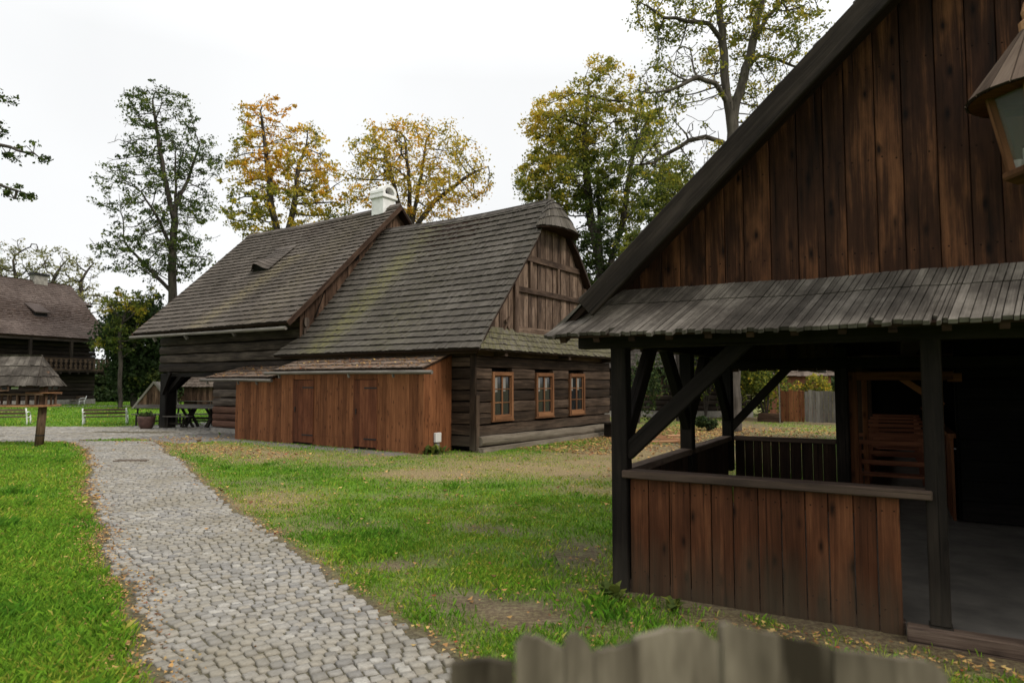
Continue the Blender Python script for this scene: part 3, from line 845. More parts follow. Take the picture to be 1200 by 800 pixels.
# windows : frame > sash, pane, curtain
for k, (a, b, c, d) in enumerate(WIN):
    f = MB(); x0, x1 = XG - .05, XG + .045; t_ = .085
    f.box(x0, x1, a, a + t_, c, d); f.box(x0, x1, b - t_, b, c, d)
    f.box(x0, x1 + .006, a + t_, b - t_, d - t_ * 1.1, d, grain=1); f.box(x0, x1 + .012, a + t_, b - t_, c, c + t_ * 1.2, grain=1)
    f.box(XG - .055, XG + .05, a - .03, b + .03, c - .035, c - .001, grain=1)
    fr = f.build('window', M['frame_wood'], cot, bevel=.004)
    s_ = MB(); ia, ib, ic, id_ = a + t_, b - t_, c + t_ * 1.2, d - t_ * 1.1
    xm = XG - .015
    e = .032
    s_.box(xm - .02, xm + .02, ia, ia + e, ic, id_); s_.box(xm - .02, xm + .02, ib - e, ib, ic, id_)
    s_.box(xm - .02, xm + .02, ia + e, ib - e, ic, ic + e, grain=1); s_.box(xm - .02, xm + .02, ia + e, ib - e, id_ - e, id_, grain=1)
    mid = (ia + ib) / 2
    s_.box(xm - .023, xm + .023, mid - .026, mid + .026, ic + e, id_ - e)
    for q in (1, 2):
        z = ic + (id_ - ic) * q / 3
        s_.box(xm - .017, xm + .017, ia + e, mid - .026, z - .012, z + .012, grain=1); s_.box(xm - .017, xm + .017, mid + .026, ib - e, z - .012, z + .012, grain=1)
    s_.build('sash', M['frame_wood'], fr)
    p = MB(); p.box(xm - .006, xm - .002, ia + .005, ib - .005, ic + .005, id_ - .005); p.build('pane', M['glass'], fr)
    for (u0, u1, z0) in ((ia + .04, ia + .17, id_ - .42), (mid + .05, mid + .16, id_ - .40)):
        cu = MB()
        for j in range(5):
            y0_ = u0 + (u1 - u0) * j / 5; y1_ = u0 + (u1 - u0) * (j + 1) / 5
            xx = xm + .0045
            cu.face([(xx, y0_, z0 + .02 * (j % 2)), (xx, y1_, z0 + .02 * ((j + 1) % 2)), (xx, y1_, id_ - .03), (xx, y0_, id_ - .03)])
        cu.build('curtain', M['curtain'], fr)
# gable of upright boards
def roof_z(y):        # underside line of the main roof
    return 2.50 + (min(y, 2 * YR - y) - .70) * 1.142
mb = MB()
gz = lambda y: max(2.95, min(roof_z(y) - .06, 6.05))
board_wall(mb, lambda s, d, z: (XG + .0 + d, s, z), 1.18, 7.85, .235, lambda s: 2.93, gz, th=.03, gap=.012, lap=True)
gw = mb.build('gable_boards', M['cottage_gable'], cot)
mb = MB()
xx = XG + .055
mb.bar((xx, 3.02, 4.98), (xx, 5.98, 4.98), .07, .16); mb.bar((xx, 2.55, 4.10), (xx, 6.35, 4.10), .07, .14); mb.bar((xx, 2.6, 3.03), (xx, 6.3, 3.03), .07, .16)
mb.bar((xx + .01, 2.58, 2.9), (xx + .01, 2.58, 4.42), .075, .17, up=(0, 1, 0)); mb.bar((xx + .01, 6.28, 2.9), (xx + .01, 6.28, 4.50), .075, .15, up=(0, 1, 0))
mb.bar((xx, 3.3, 4.17), (xx, 3.3, 4.90), .05, .10, up=(0, 1, 0)); mb.bar((xx, 4.75, 4.17), (xx, 4.75, 4.90), .05, .10, up=(0, 1, 0))
mb.bar((xx, 2.02, 2.94), (xx, 2.3, 3.32), .04, .05); mb.bar((xx, 2.3, 2.94), (xx, 2.12, 3.25), .04, .05)
mb.build('gable_batten', M['cottage_gable'], cot)
# main roof
XV = XG + .24
def sag(x): return -.07 * math.sin(math.pi * max(0, min(1, (x + 5.9) / 6.6)))
def lx0(y): return -6.45 + max(0, min(1, (y - .7) / .6)) * .5
PROF = [(.58, 2.44), (1.25, 3.06), (2.4, 4.37), (3.5, 5.68), (4.5, 6.85)]
def prof(t):
    ls = [math.hypot(PROF[i + 1][0] - PROF[i][0], PROF[i + 1][1] - PROF[i][1]) for i in range(len(PROF) - 1)]
    T = t * sum(ls)
    for i, l in enumerate(ls):
        if T <= l or i == len(ls) - 1:
            f = T / l; return PROF[i][0] + (PROF[i + 1][0] - PROF[i][0]) * f, PROF[i][1] + (PROF[i + 1][1] - PROF[i][1]) * f
        T -= l
def xr(y):            # right edge: skirt corner, verge, then in to the hood
    if y < 1.22: return 1.18 - (y - .58) / .64 * (1.18 - XV)
    if y < 3.5: return XV
    return XV - (y - 3.5) / 1.0 * .34
def Sfront(s, t):
    y, z = prof(t); x0, x1 = lx0(y), xr(y); x = x0 + (x1 - x0) * s
    return Vector((x, y, z + sag(x) * t))
def Sback(s, t):
    q = Sfront(1 - s, t); return Vector((max(q.x, -5.9), 2 * YR - q.y, q.z))
def moss(p):
    b = math.exp(-((p.x + 4.7 - .30 * (p.y - .7)) / .5) ** 2) * (1.0 if p.y < 3.6 else .55)
    return min(1, b + .55 * math.exp(-((p.x + 2.2) / .9) ** 2) * (.4 if p.y < 2 else .15) + .10)
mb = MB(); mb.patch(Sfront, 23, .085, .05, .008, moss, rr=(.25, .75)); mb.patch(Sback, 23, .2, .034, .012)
rf = mb.build('roof', M['roof_cottage'], cot)
mb = MB()
for k in range(10):
    for S in (Sfront, Sback):
        t0, t1 = k / 10, (k + 1) / 10
        mb.quad_sheet(S(0, t0) - Vector((0, 0, .02)), S(1, t0) - Vector((.02, 0, .02)), S(1, t1) - Vector((.02, 0, .02)), S(0, t1) - Vector((0, 0, .02)), .045)
mb.box(-6.3, 1.0, .70, .76, 2.34, 2.46, grain=0)
mb.build('roof_boarding', M['soffit'], rf)
mb = MB()
for k in range(46):
    x = -5.85 + k * .145; mb.hexa([(x, YR - .13, 6.74 + sag(x)), (x + .15, YR - .13, 6.74 + sag(x)), (x + .15, YR + .03, 6.90 + sag(x)), (x, YR + .03, 6.90 + sag(x)),
                                   (x, YR - .14, 6.77 + sag(x)), (x + .15, YR - .14, 6.77 + sag(x)), (x + .15, YR + .03, 6.93 + sag(x)), (x, YR + .03, 6.93 + sag(x))], 1)
mb.build('ridge_shingles', M['roof_cottage'], rf)
# curved hood over the gable top
def Shood(s, t):
    ph = R(-92 + 184 * s); q = 1 - t
    apex = Vector((.68, YR, 6.86))
    base = Vector((XV - .10 + .44 * max(0, math.cos(ph)), YR + 1.06 * math.sin(ph), 5.88 + .05 * math.cos(ph)))
    p = apex.lerp(base, q)
    p.z += .26 * math.sin(math.pi * q) * max(.2, math.cos(ph))
    return p
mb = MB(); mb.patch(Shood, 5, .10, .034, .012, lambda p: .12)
hd = mb.build('gable_hood', M['roof_cottage'], cot)
mb = MB()
N = 20
for k in range(N):
    a, b = Shood(k / N, 0), Shood((k + 1) / N, 0)
    mb.face([a - Vector((0, 0, .03)), b - Vector((0, 0, .03)), Vector((.5, YR, 5.95))], r=.4)
    mb.face([Shood(k / N, 0) - Vector((0, 0, .03)), Shood((k + 1) / N, 0) - Vector((0, 0, .03)), Shood((k + 1) / N, .5) - Vector((0, 0, .03)), Shood(k / N, .5) - Vector((0, 0, .03))], r=.4)
mb.build('hood_soffit', M['soffit'], hd)
mb = MB(); mb.lathe([(.045, -.06), (.045, .05), (.03, .08), (.045, .13), (.05, .16), (.03, .20), (.015, .25), (.0, .28)], (.70, YR, 6.9), 10)
mb.build('finial', M['grey_wood'], rf, smooth=True)
# skirt roof below the gable
def Sskirt(s, t):
    y0 = .58 + (1.16 - .58) * t; y1 = 8.55 - (8.55 - 7.9) * t
    return Vector((1.20 - .38 * t - .02 * t * (1 - t), y0 + (y1 - y0) * s, 2.43 + .57 * t + .06 * math.sin(s * math.pi) * 0))
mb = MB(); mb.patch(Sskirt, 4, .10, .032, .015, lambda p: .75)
sk = mb.build('skirt_roof', M['roof_cottage'], cot)
mb = MB(); mb.quad_sheet(Sskirt(0, 0) - Vector((.01, 0, .02)), Sskirt(1, 0) - Vector((.01, 0, .02)), Sskirt(1, 1) - Vector((0, 0, .02)), Sskirt(0, 1) - Vector((0, 0, .02)), .04)
for y in (1.75, 4.9, 7.6):
    mb.bar((XG - .1, y, 2.34), (1.12, y, 2.36), .12, .13)
mb.build('skirt_boarding', M['cottage_log'], sk)

# ================================================================== the granary (tall house on the left)
gr = thing('log_granary', 'tall log granary with white chimney and open passage under its upper storey', 'house', S0, -TH_H)
GX0, GX1, GF, GB, GR = -14.0, -5.95, 1.2, 8.8, 5.0
mb = MB()
log_wall(mb, lambda s, z: (s, GF + .09, z), GX0, GX1, 2.02, 3.62, .30, .18, .10)
log_wall(mb, lambda s, z: (GX0 + .09, s, z), GF + .2, GB, 2.02, 3.62, .30, .18, .0)
log_wall(mb, lambda s, z: (s, GB - .09, z), GX0, GX1, 2.02, 3.62, .30, .18, .0)
mb.build('upper_log_wall', M['granary_log'], gr)
mb = MB()
log_wall(mb, lambda s, z: (s, GF + .14, z), -10.55, GX1, .87, 2.0, .27, .23, .06)
log_wall(mb, lambda s, z: (-10.55 + .12, s, z), GF + .28, GB, .15, 2.0, .27, .22, .0)
lw = mb.build('lower_log_wall', M['granary_log'], gr)
mb = MB(); log_wall(mb, lambda s, z: (s, GF + .14, z), -10.55, GX1, .16, .86, .235, .23, .06)
mb.build('lower_log', M['red_log'], lw)['label'] = 'newer reddish logs at the foot of the granary wall'
mb = MB(); mb.box(-10.62, GX1, GF + .0, GF + .3, -.05, .15, grain=0); mb.build('plinth', M['stone'], gr)
mb = MB(); mb.box(GX0 + .2, GX1 - .1, GF + .2, GB - .2, 2.05, 3.5); mb.box(-10.3, GX1 - .1, GF + .28, GB - .3, .1, 2.0)
mb.build('room_inside', M['dark_inside'], gr)
mb = MB()
for k in range(14):
    y = GF + .1 + k * .56; mb.box(GX0 + .1, -10.4, y, y + .16, 1.86, 1.99, grain=0)
mb.build('floor_joist', M['dark_timber'], gr)
for (px_, py_) in ((-13.78, GF + .22), (-13.78, GB - .3)):
    mb = MB(); mb.box(px_ - .21, px_ + .21, py_ - .21, py_ + .21, -.05, 1.98); pst = mb.build('post', M['dark_timber'], gr, bevel=.03)
    b_ = MB(); b_.bar((px_ + .15, py_ - .04, 1.32), (px_ + 1.0, py_ - .04, 1.93), .14, .15); b_.build('brace', M['dark_timber'], pst)
    b_ = MB(); b_.bar((px_, py_ + .1, 1.3), (px_, py_ + (.8 if py_ < 4 else -.8), 1.93), .14, .15); b_.build('brace', M['dark_timber'], pst)
    b_ = MB(); b_.bar((px_ + .05, py_ - .25, 1.25), (px_ + .55, py_ - .25, 2.02), .09, .15); b_.build('brace', M['dark_timber'], pst)
GPROF = [(.42, 3.40), (1.4, 4.32), (5.0, 7.80)]
def gprof(t):
    if t < .2:
        f = t / .2; return .42 + .98 * f, 3.40 + .92 * f
    f = (t - .2) / .8; return 1.4 + 3.6 * f, 4.32 + 3.48 * f
def SGf(s, t):
    y, z = gprof(t); x = -14.45 + (14.45 - 5.62) * s
    return Vector((x, y, z - .06 * math.sin(math.pi * s) * t))
def SGb(s, t):
    q = SGf(1 - s, t); return Vector((q.x, 2 * GR - q.y, q.z))
def gmoss(p):
    return .75 * math.exp(-((p.x + 9.2 - .5 * (p.y - 3)) / .55) ** 2) * (1 if p.y < 3.4 else .1) + .25 * math.exp(-((p.x + 7.2) / .8) ** 2) + .08
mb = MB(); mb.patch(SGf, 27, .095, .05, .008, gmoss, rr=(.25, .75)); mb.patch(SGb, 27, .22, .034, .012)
grf = mb.build('roof', M['roof_granary'], gr)
mb = MB()
for S in (SGf, SGb):
    for (t0, t1) in ((0, .2), (.2, .6), (.6, 1)):
        mb.quad_sheet(S(.002, t0) - Vector((0, 0, .02)), S(.998, t0) - Vector((0, 0, .02)), S(.998, t1) - Vector((0, 0, .02)), S(.002, t1) - Vector((0, 0, .02)), .05)
for k in range(16):
    x = -14.2 + k * .56; mb.bar((x, .55, 3.36), (x, 1.3, 4.06), .1, .12)
mb.build('roof_boarding', M['soffit'], grf)
mb = MB()
for k in range(60):
    x = -14.45 + k * .147; z = 7.80 - .06 * math.sin(math.pi * (x + 14.45) / 8.83)
    mb.hexa([(x, GR - .14, z - .08), (x + .145, GR - .14, z - .08), (x + .145, GR + .04, z + .08), (x, GR + .04, z + .08),
             (x, GR - .15, z - .05), (x + .145, GR - .15, z - .05), (x + .145, GR + .04, z + .11), (x, GR + .04, z + .11)], 1)
mb.build('ridge_shingles', M['roof_granary'], grf)
# plank gables
gzg = lambda y: max(2.6, 3.36 + (min(y, 2 * GR - y) - .42) * .962 - .06)
mb = MB()
board_wall(mb, lambda s, d, z: (GX1 + d, s, z), 1.1, 8.9, .20, lambda s: 2.4, gzg, th=.03, gap=.01, lap=True)
mb.build('gable_boards', M['brown_boards'], gr)
mb = MB()
board_wall(mb, lambda s, d, z: (GX0 + .05 - d, s, z), 1.1, 8.9, .20, lambda s: 3.5, gzg, th=.03, gap=.01, lap=True)
mb.build('gable_boards', M['brown_boards'], gr)
mb = MB(); mb.bar((GX1 + .13, 1.55, 3.6), (GX1 + .13, 1.9, 4.5), .03, .02); mb.build('hatch_bar', M['dark_timber'], gr)
mb = MB(); mb.tube([(GX1 + .02, 3.2, 5.75), (GX1 + .09, 3.2, 5.75)], .11, 12)
mb.build('gable_hatch', M['dark_timber'], gr)
for f_, y_ in ((SGf, 1),):
    for e_, o_ in ((1, .015), (0, -.015)):
        mb = MB()
        for (t0, t1) in ((0, .2), (.2, 1)): mb.bar(f_(e_, t0) + Vector((o_, 0, -.06)), f_(e_, t1) + Vector((o_, 0, -.06)), .03, .15)
        mb.build('verge_board', M['brown_boards'], grf)
# eyebrow dormer
mb = MB()
ex, ey = -10.35, 3.05; ez = 4.32 + (ey - 1.4) * .967
NSEG = 16
GN = Vector((0, -.967, 1)).normalized(); GU = Vector((0, 1, .967)).normalized()
def eb(k, d):
    u = -1 + 2 * k / NSEG
    f = max(0, 1 - d / 1.0); f = f * f * (3 - 2 * f)
    h_ = .30 * math.exp(-(u * 1.9) ** 2) * f
    return Vector((ex + u * .56 + .10 * d, ey, ez)) + GU * (d - .45) + GN * (h_ + .042)
for j in range(9):
    for k in range(NSEG):
        d0, d1_ = j * .16, (j + 1.2) * .16
        A, B, C, D = eb(k, d0), eb(k + 1, d0), eb(k + 1, d1_), eb(k, d1_)
        mb.hexa([A, B, C, D, A + GN * .028, B + GN * .028, C + GN * .004, D + GN * .004], 1, random.uniform(.2, .8)); mb.r[-4] = -.8  # dark butt ends here too: painted shadow lines between the courses
eb_o = mb.build('eyebrow_dormer', M['roof_granary'], grf)
mb = MB(); 
for k in range(3, NSEG - 3):
    q = GU * .05; mb.face([eb(k, 0) * 1 - GN * (.30 * math.exp(-((-1 + 2 * k / NSEG) * 1.9) ** 2)) + q, eb(k + 1, 0) - GN * (.30 * math.exp(-((-1 + 2 * (k + 1) / NSEG) * 1.9) ** 2)) + q, eb(k + 1, 0) + q, eb(k, 0) + q])
mb.build('dormer_opening', M['dark_inside'], eb_o)
# chimney
mb = MB(); cx0, cx1, cy0, cy1 = -6.78, -6.2, 4.70, 5.28
mb.box(cx0, cx1, cy0, cy1, 7.0, 8.12); mb.box(cx0 - .07, cx1 + .07, cy0 - .07, cy1 + .07, 8.12, 8.20); mb.box(cx0 - .04, cx1 + .04, cy0 - .04, cy1 + .04, 8.20, 8.26)
ch = mb.build('chimney', M['whitewash'], grf, bevel=.012)
mb = MB(); K = 10
yc = (cy0 + cy1) / 2
for k in range(K):
    a0, a1 = math.pi * k / K, math.pi * (k + 1) / K
    q = lambda a, r_: (yc + r_ * math.cos(a), 8.26 + .05 + r_ * .9 * math.sin(a))
    (ya, za), (yb, zb) = q(a0, .34), q(a1, .34); (yc0, zc0), (yd, zd) = q(a0, .23), q(a1, .23)
    mb.hexa([(cx0 - .03, ya, za), (cx1 + .03, ya, za), (cx1 + .03, yc0, zc0), (cx0 - .03, yc0, zc0), (cx0 - .03, yb, zb), (cx1 + .03, yb, zb), (cx1 + .03, yd, zd), (cx0 - .03, yd, zd)], 0, .6)
mb.box(cx0 - .03, cx1 + .03, cy0 - .03, cy0 + .085, 8.26, 8.32); mb.box(cx0 - .03, cx1 + .03, cy1 - .085, cy1 + .03, 8.26, 8.32)
mb.build('chimney_cap', M['whitewash'], ch)
mb = MB(); mb.box(cx0 + .2, cx0 + .3, cy0, cy1, 8.265, 8.5); mb.build('flue', M['dark_inside'], ch)
# wooden gutter under the eave
mb = MB(); mb.tube([(-14.6, .40, 3.28), (-10, .42, 3.25), (-5.7, .42, 3.22)], [.055, .05, .055], 8); gt = mb.build('wooden_gutter', M['grey_wood'], gr)
for x in (-13.0, -11.0, -8.3):
    mb = MB(); mb.bar((x, .42, 3.22), (x, .5, 3.10), .07, .09); mb.build('gutter_hook', M['grey_wood'], gt)

# ================================================================== plank shed against the cottage
sh = thing('plank_shed', 'long low red-brown plank lean-to with two doors and mossy shingle roof', 'shed', S0, -TH_H)
shz = lambda s: 1.97 if s > -5.35 else 1.78
DOORS = [(-2.33, -1.55), (-4.72, -3.92)]
mb = MB()
segs = [(-7.4, -4.73), (-3.91, -2.34), (-1.54, 0)]
for (a, b) in segs:
    board_wall(mb, lambda s, d, z: (s, -d, z), a, b, .15, lambda s: .0, shz, th=.028, gap=.006, wj=.3, bj=.02, nails=(.25, 1.5))
for (a, b) in DOORS: mb.box(a, b, -.004, .024, 1.735, 1.96, grain=2)
wl_ = mb.build('front_wall', M['cladding'], sh)
mb = MB()
board_wall(mb, lambda s, d, z: (d, s, z), .03, 1.0, .125, lambda s: .0, lambda s: 1.98 + .385 * s, th=.028, gap=.004, bj=.012, rr=(.45, 1.0))
mb.build('side_wall', M['cladding'], sh)
mb = MB()
board_wall(mb, lambda s, d, z: (-7.4 - d, s, z), .03, 1.15, .15, lambda s: .0, lambda s: 1.76 + .3 * s, th=.028, gap=.004, bj=.012)
mb.build('side_wall', M['cladding'], sh)
mb = MB(); mb.box(-7.3, -.06, .06, .95, .02, 1.7); mb.build('shed_inside', M['dark_inside'], sh)
for (a, b) in DOORS:
    mb = MB(); w_ = (b - a) / 4
    for k in range(4): mb.box(a + k * w_ + .003, a + (k + 1) * w_ - .003, -.012, .018, .06, 1.72)
    mb.box(a - .03, a - .002, -.016, .02, .02, 1.76); mb.box(b + .002, b + .03, -.016, .02, .02, 1.76)
    d_ = mb.build('door', M['door_wood'], sh)
    for z in (.26, 1.52):
        mb = MB(); mb.box(b - .42, b + .02, -.024, -.013, z - .018, z + .018); mb.build('hinge', M['iron'], d_)
    mb = MB(); mb.box(a + .06, a + .085, -.03, -.013, .86, 1.0); mb.build('latch', M['iron'], d_)
def Sr1(s, t): return Vector((-5.5 + 5.56 * s, -.12 + 1.14 * t, 1.99 + .40 * t))
def Sr2(s, t): return Vector((-8.85 + 3.31 * s, -.12 + 1.35 * t, 1.80 + .36 * t))
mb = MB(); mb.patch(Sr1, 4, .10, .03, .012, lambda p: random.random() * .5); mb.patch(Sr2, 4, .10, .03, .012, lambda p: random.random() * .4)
sr = mb.build('roof', M['roof_shed'], sh)
mb = MB()
for S in (Sr1, Sr2): mb.quad_sheet(*(S(a, b) - Vector((0, 0, .012)) for a, b in ((0.004, 0.02), (.996, 0.02), (.996, 1), (.004, 1))), .035)
mb.build('roof_boarding', M['soffit'], sr)
for (x0, x1, z) in ((-5.75, .42, 1.90), (-8.95, -5.45, 1.72)):
    mb = MB(); mb.tube([(x0, -.2, z + .01), ((x0 + x1) / 2, -.21, z + .012), (x1, -.2, z - .01)], [.045, .042, .048], 8); gt = mb.build('wooden_gutter', M['grey_wood'], sh)
    for f in (.1, .55, .8):
        mb = MB(); x = x0 + (x1 - x0) * f; mb.bar((x, -.2, z - .02), (x, -.17, z - .12), .04, .05); mb.build('gutter_hook', M['grey_wood'], gt)
mb = MB(); mb.box(.012, .045, .36, .52, 0, .24); mb.build('cable_board', M['grey_wood'], sh)
mb = MB(); mb.box(.012, .085, .34, .54, .245, .47); mb.build('meter_box', M['plastic'], sh, bevel=.008)
# leaves caught on the shed roof
n = 420
s_ = rng.uniform(0.02, .98, n); t_ = rng.uniform(.02, .98, n); w_ = rng.uniform(0, 1, n) < .7
P = np.array([(Sr1(a, b) if c else Sr2(a, b)) + Vector((0, 0, .045)) for a, b, c in zip(s_, t_, w_)])
P = np.array([HW(*p) for p in P])
o = np_mesh('roof_leaves', leaf_quads(P, rng.uniform(.05, .1, n), flat=.9, fold=.5), np.arange(n * 4), 4, M['litter'], attrs={'rnd': rng.uniform(.1, 1, n), 'tint': rng.beta(2, 1.4, n)})
tag(o, 'brown leaves caught on the shingles of the low plank shed', 'leaves', kind='stuff')

# ================================================================== the pavilion on the right
pv = thing('timber_pavilion', 'open timber pavilion with plank parapet, shingled skirt eave and tall dark plank gable', 'pavilion', B0, -TH_P)
XR_, ZB = 3.3, .08            # ridge x, floor level
def vz(x): return 2.20 + .925 * (min(x, 2 * XR_ - x) + .13)     # underside of the main roof at x
mb = MB()
mb.box(-.08, 7.2, -.0, 4.08, -.15, ZB - .02, grain=0); mb.box(1.22, 7.2, 4.081, 14.3, -.15, ZB - .02, grain=0)
mb.build('floor_slab', M['concrete'], pv)
mb = MB(); mb.box(1.96, 7.2, -.14, -.02, -.05, ZB + .015, grain=0); mb.box(.0, 1.955, -.012, .06, -.05, ZB + .01, grain=0); mb.box(-.03, .03, .08, 4.05, -.05, ZB, grain=1)
mb.build('floor_sill', M['rail'], pv, bevel=.008)
# posts
def post(x, y, z1, s=.125, z0=-.02):
    mb = MB(); mb.box(x - s / 2, x + s / 2, y - s / 2, y + s / 2, z0, z1); return mb.build('post', M['dark_timber'], pv, bevel=.008)
p1 = post(0, 0, 2.06, .13); p2 = post(0, 1.98, 2.06, .13, .5); p3 = post(0, 3.95, 2.06, .13, .5)
p4 = post(2.15, 0, 2.06, .115, .10); p5 = post(1.36, 3.98, 2.1, .14); post(5.2, 0, 2.06, .13)
mb = MB(); mb.box(2.085, 2.215, -.075, .06, .02, .10); mb.build('post_foot', M['dark_timber'], p4)
def brace(par, a, b, w=.085, h=.14):
    mb = MB(); mb.bar(a, b, w, h); return mb.build('brace', M['dark_timber'], par, bevel=.006)
brace(p1, (.04, .0, 1.08), (1.02, .0, 2.0), .075, .125)
brace(p1, (0, .05, 1.15), (0, .80, 2.0)); brace(p2, (0, 1.96, 1.2), (0, 1.2, 2.0)); brace(p2, (0, 2.0, 1.2), (0, 2.8, 2.0))
brace(p3, (0, 3.92, 1.2), (0, 3.1, 2.0)); brace(p3, (.03, 3.95, 1.05), (.86, 3.95, 1.95), .08, .10)
# head beams
mb = MB(); mb.box(-.35, 7.0, -.07, .07, 1.93, 2.09, grain=0); mb.box(-.08, .08, .07, 17.5, 1.95, 2.10, grain=1)
mb.box(-.3, 7.0, 3.89, 4.02, 1.83, 1.955, grain=0); mb.box(2.0, 2.14, .07, 3.89, 1.95, 2.08, grain=1)
for y in (-.0, 1.98): mb.bar((-.5, y + .02, 2.13), (7, y + .02, 2.13), .11, .08)
mb.build('head_beam', M['dark_timber'], pv, bevel=.006)
mb = MB()
board_wall(mb, lambda s, d, z: (s, 3.93 - d, z), .05, 1.3, .115, lambda s: 1.80, lambda s: 2.2, th=.02, gap=.007, wj=.12)
mb.build('upper_boards', M['soffit'], pv)
# ceiling boards of the loft
mb = MB()
x = -.3
while x < 7.0: mb.box(x, x + .17, .08, 17.5, 2.18, 2.2, grain=1); x += .172
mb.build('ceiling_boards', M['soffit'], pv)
# parapet
mb = MB()
board_wall(mb, lambda s, d, z: (s, -.02 - d, z), .075, 1.945, .158, lambda s: -.015, lambda s: .895, th=.028, gap=.007, wj=.14, bj=.012, nails=(.16, .80))
fp = mb.build('parapet_boards', M['parapet'], pv, bevel=.003)
mb = MB()
board_wall(mb, lambda s, d, z: (-.01 - d, s, z), .08, 3.88, .15, lambda s: .0, lambda s: .90, th=.028, gap=.006, wj=.12)
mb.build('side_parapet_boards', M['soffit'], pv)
mb = MB()
board_wall(mb, lambda s, d, z: (s, 4.0 + d, z), .08, 1.28, .115, lambda s: .06, lambda s: .90, th=.022, gap=.006, wj=.15)
mb.build('back_parapet_boards', M['soffit'], pv)
mb = MB(); mb.bar((.03, -.01, .925), (2.13, -.012, .925), .16, .062); mb.build('parapet_rail', M['rail'], pv, bevel=.008)
mb = MB(); mb.bar((.0, .07, .925), (.0, 3.88, .925), .13, .06); mb.build('parapet_rail', M['rail'], pv, bevel=.008)
mb = MB(); mb.bar((.07, 3.97, .925), (1.29, 3.97, .925), .12, .055); mb.build('parapet_rail', M['rail'], pv, bevel=.008)
# tall gable of tarred planks
gv_ = lambda s: max(2.25, vz(s) + .12)
mb = MB()
board_wall(mb, lambda s, d, z: (s, .03 - d, z), -.22, 6.8, .168, lambda s: 2.20, gv_, th=.03, gap=.005, wj=.2, nails=(2.55, 3.2, 3.85))
gb = mb.build('gable_boards', M['gable_cladding'], pv, bevel=.003)
mb = MB()
board_wall(mb, lambda s, d, z: (s, 4.55 + d, z), -.22, 6.8, .2, lambda s: 2.0, gv_, th=.03, gap=.0, wj=.12)
mb.build('back_gable_boards', M['soffit'], pv)
# main roof
YV = -.36
def Sl(s, t): return Vector((-.42 + (XR_ + .42) * t, YV + (4.6 - YV) * s, 2.00 + (vz(XR_) + .07 - 2.0) * t))
def Sl2(s, t): q = Sl(1 - s, t); return Vector((q.x, q.y, q.z))
def Srr(s, t): q = Sl(1 - s, t); return Vector((2 * XR_ - q.x, q.y, q.z))
mb = MB(); mb.patch(lambda s, t: Sl(s, t) + Vector((0, 0, .05)), 15, .10, .045, .012); mb.patch(lambda s, t: Srr(s, t) + Vector((0, 0, .05)), 15, .2, .045, .012)
prf = mb.build('roof', M['roof_pavilion'], pv)
mb = MB()
for S in (Sl, Srr): mb.quad_sheet(S(.004, .004) + Vector((0, 0, .04)), S(.996, .004) + Vector((0, 0, .04)), S(.996, 1) + Vector((0, 0, .04)), S(.004, 1) + Vector((0, 0, .04)), .04)
mb.build('roof_boarding', M['soffit'], prf)
for S, k_ in ((Sl, 0), (Srr, 1)):
    q = Vector((0, -.03, -.03)); mb = MB()
    mb.bar(S(k_, .075) + q, S(k_, 1) + q, .045, .17)
    mb.build('verge_board', M['black_log'], prf, bevel=.006)
mb = MB()
for y in (.9, 1.9, 2.9, 3.9): mb.bar(Sl(0, .02) + Vector((0, y, -.05)), Sl(0, .98) + Vector((0, y, -.05)), .1, .11)
for y in (.3, .65, 1.3, 1.65, 2.3, 2.65, 3.3, 3.65): mb.bar((-.40, y, 2.0), (.1, y, 2.18), .05, .06)
mb.build('rafter', M['soffit'], prf)
# skirt eave along the front : long silvered shingles, curving down
def Ssk(s, t):
    x0 = -.44 + .30 * t; x1 = 7.0 - .1 * t
    if t < .62:
        f = t / .62; y = -.50 + .36 * f; z = 2.00 + .235 * f
    else:
        f = (t - .62) / .38; y = -.14 + .125 * f; z = 2.235 + .15 * f
    return Vector((x0 + (x1 - x0) * s, y, z + .006 * math.sin(s * 21) + .004 * math.sin(s * 47)))
mb = MB()
x = 0; N = 150
cuts = [0]
while cuts[-1] < 1: cuts.append(cuts[-1] + random.uniform(.0035, .0085))
cuts[-1] = 1
for k in range(len(cuts) - 1):
    s0, s1 = cuts[k], cuts[k + 1]; r_ = random.random(); j = random.uniform(-.012, .03); lift = random.uniform(0, .006)
    if random.random() < .04: j = -.05
    for (t0, t1, h0, h1) in ((0, .34, .026, .026), (.34, .66, .026, .022), (.66, 1.0, .030, .016)):
        A, B, C, D = Ssk(s0 + .0004, t0), Ssk(s1 - .0004, t0), Ssk(s1 - .0004, t1), Ssk(s0 + .0004, t1)
        if t0 == 0:
            dn = (A - D).normalized() * j; A, B = A + dn, B + dn * random.uniform(.6, 1.4)
        n_ = (B - A).cross(D - A).normalized()
        mb.hexa([A, B, C, D, A + n_ * (h0 + lift), B + n_ * (h0 + lift), C + n_ * (h1 + lift), D + n_ * (h1 + lift)], 1, r_, skip=(0,))
ske = mb.build('skirt_roof', M['roof_pavilion'], pv)
mb = MB()
for (t0, t1) in ((0.02, .62), (.62, 1)):
    mb.quad_sheet(*(Ssk(a, b) for a, b in ((.001, t0), (.999, t0), (.999, t1), (.001, t1))), .02)
for k in range(26):
    x = -.3 + k * .28; mb.bar((x, -.47, 1.985), (x, -.02, 2.2), .05, .06)
mb.build('skirt_boarding', M['soffit'], ske)
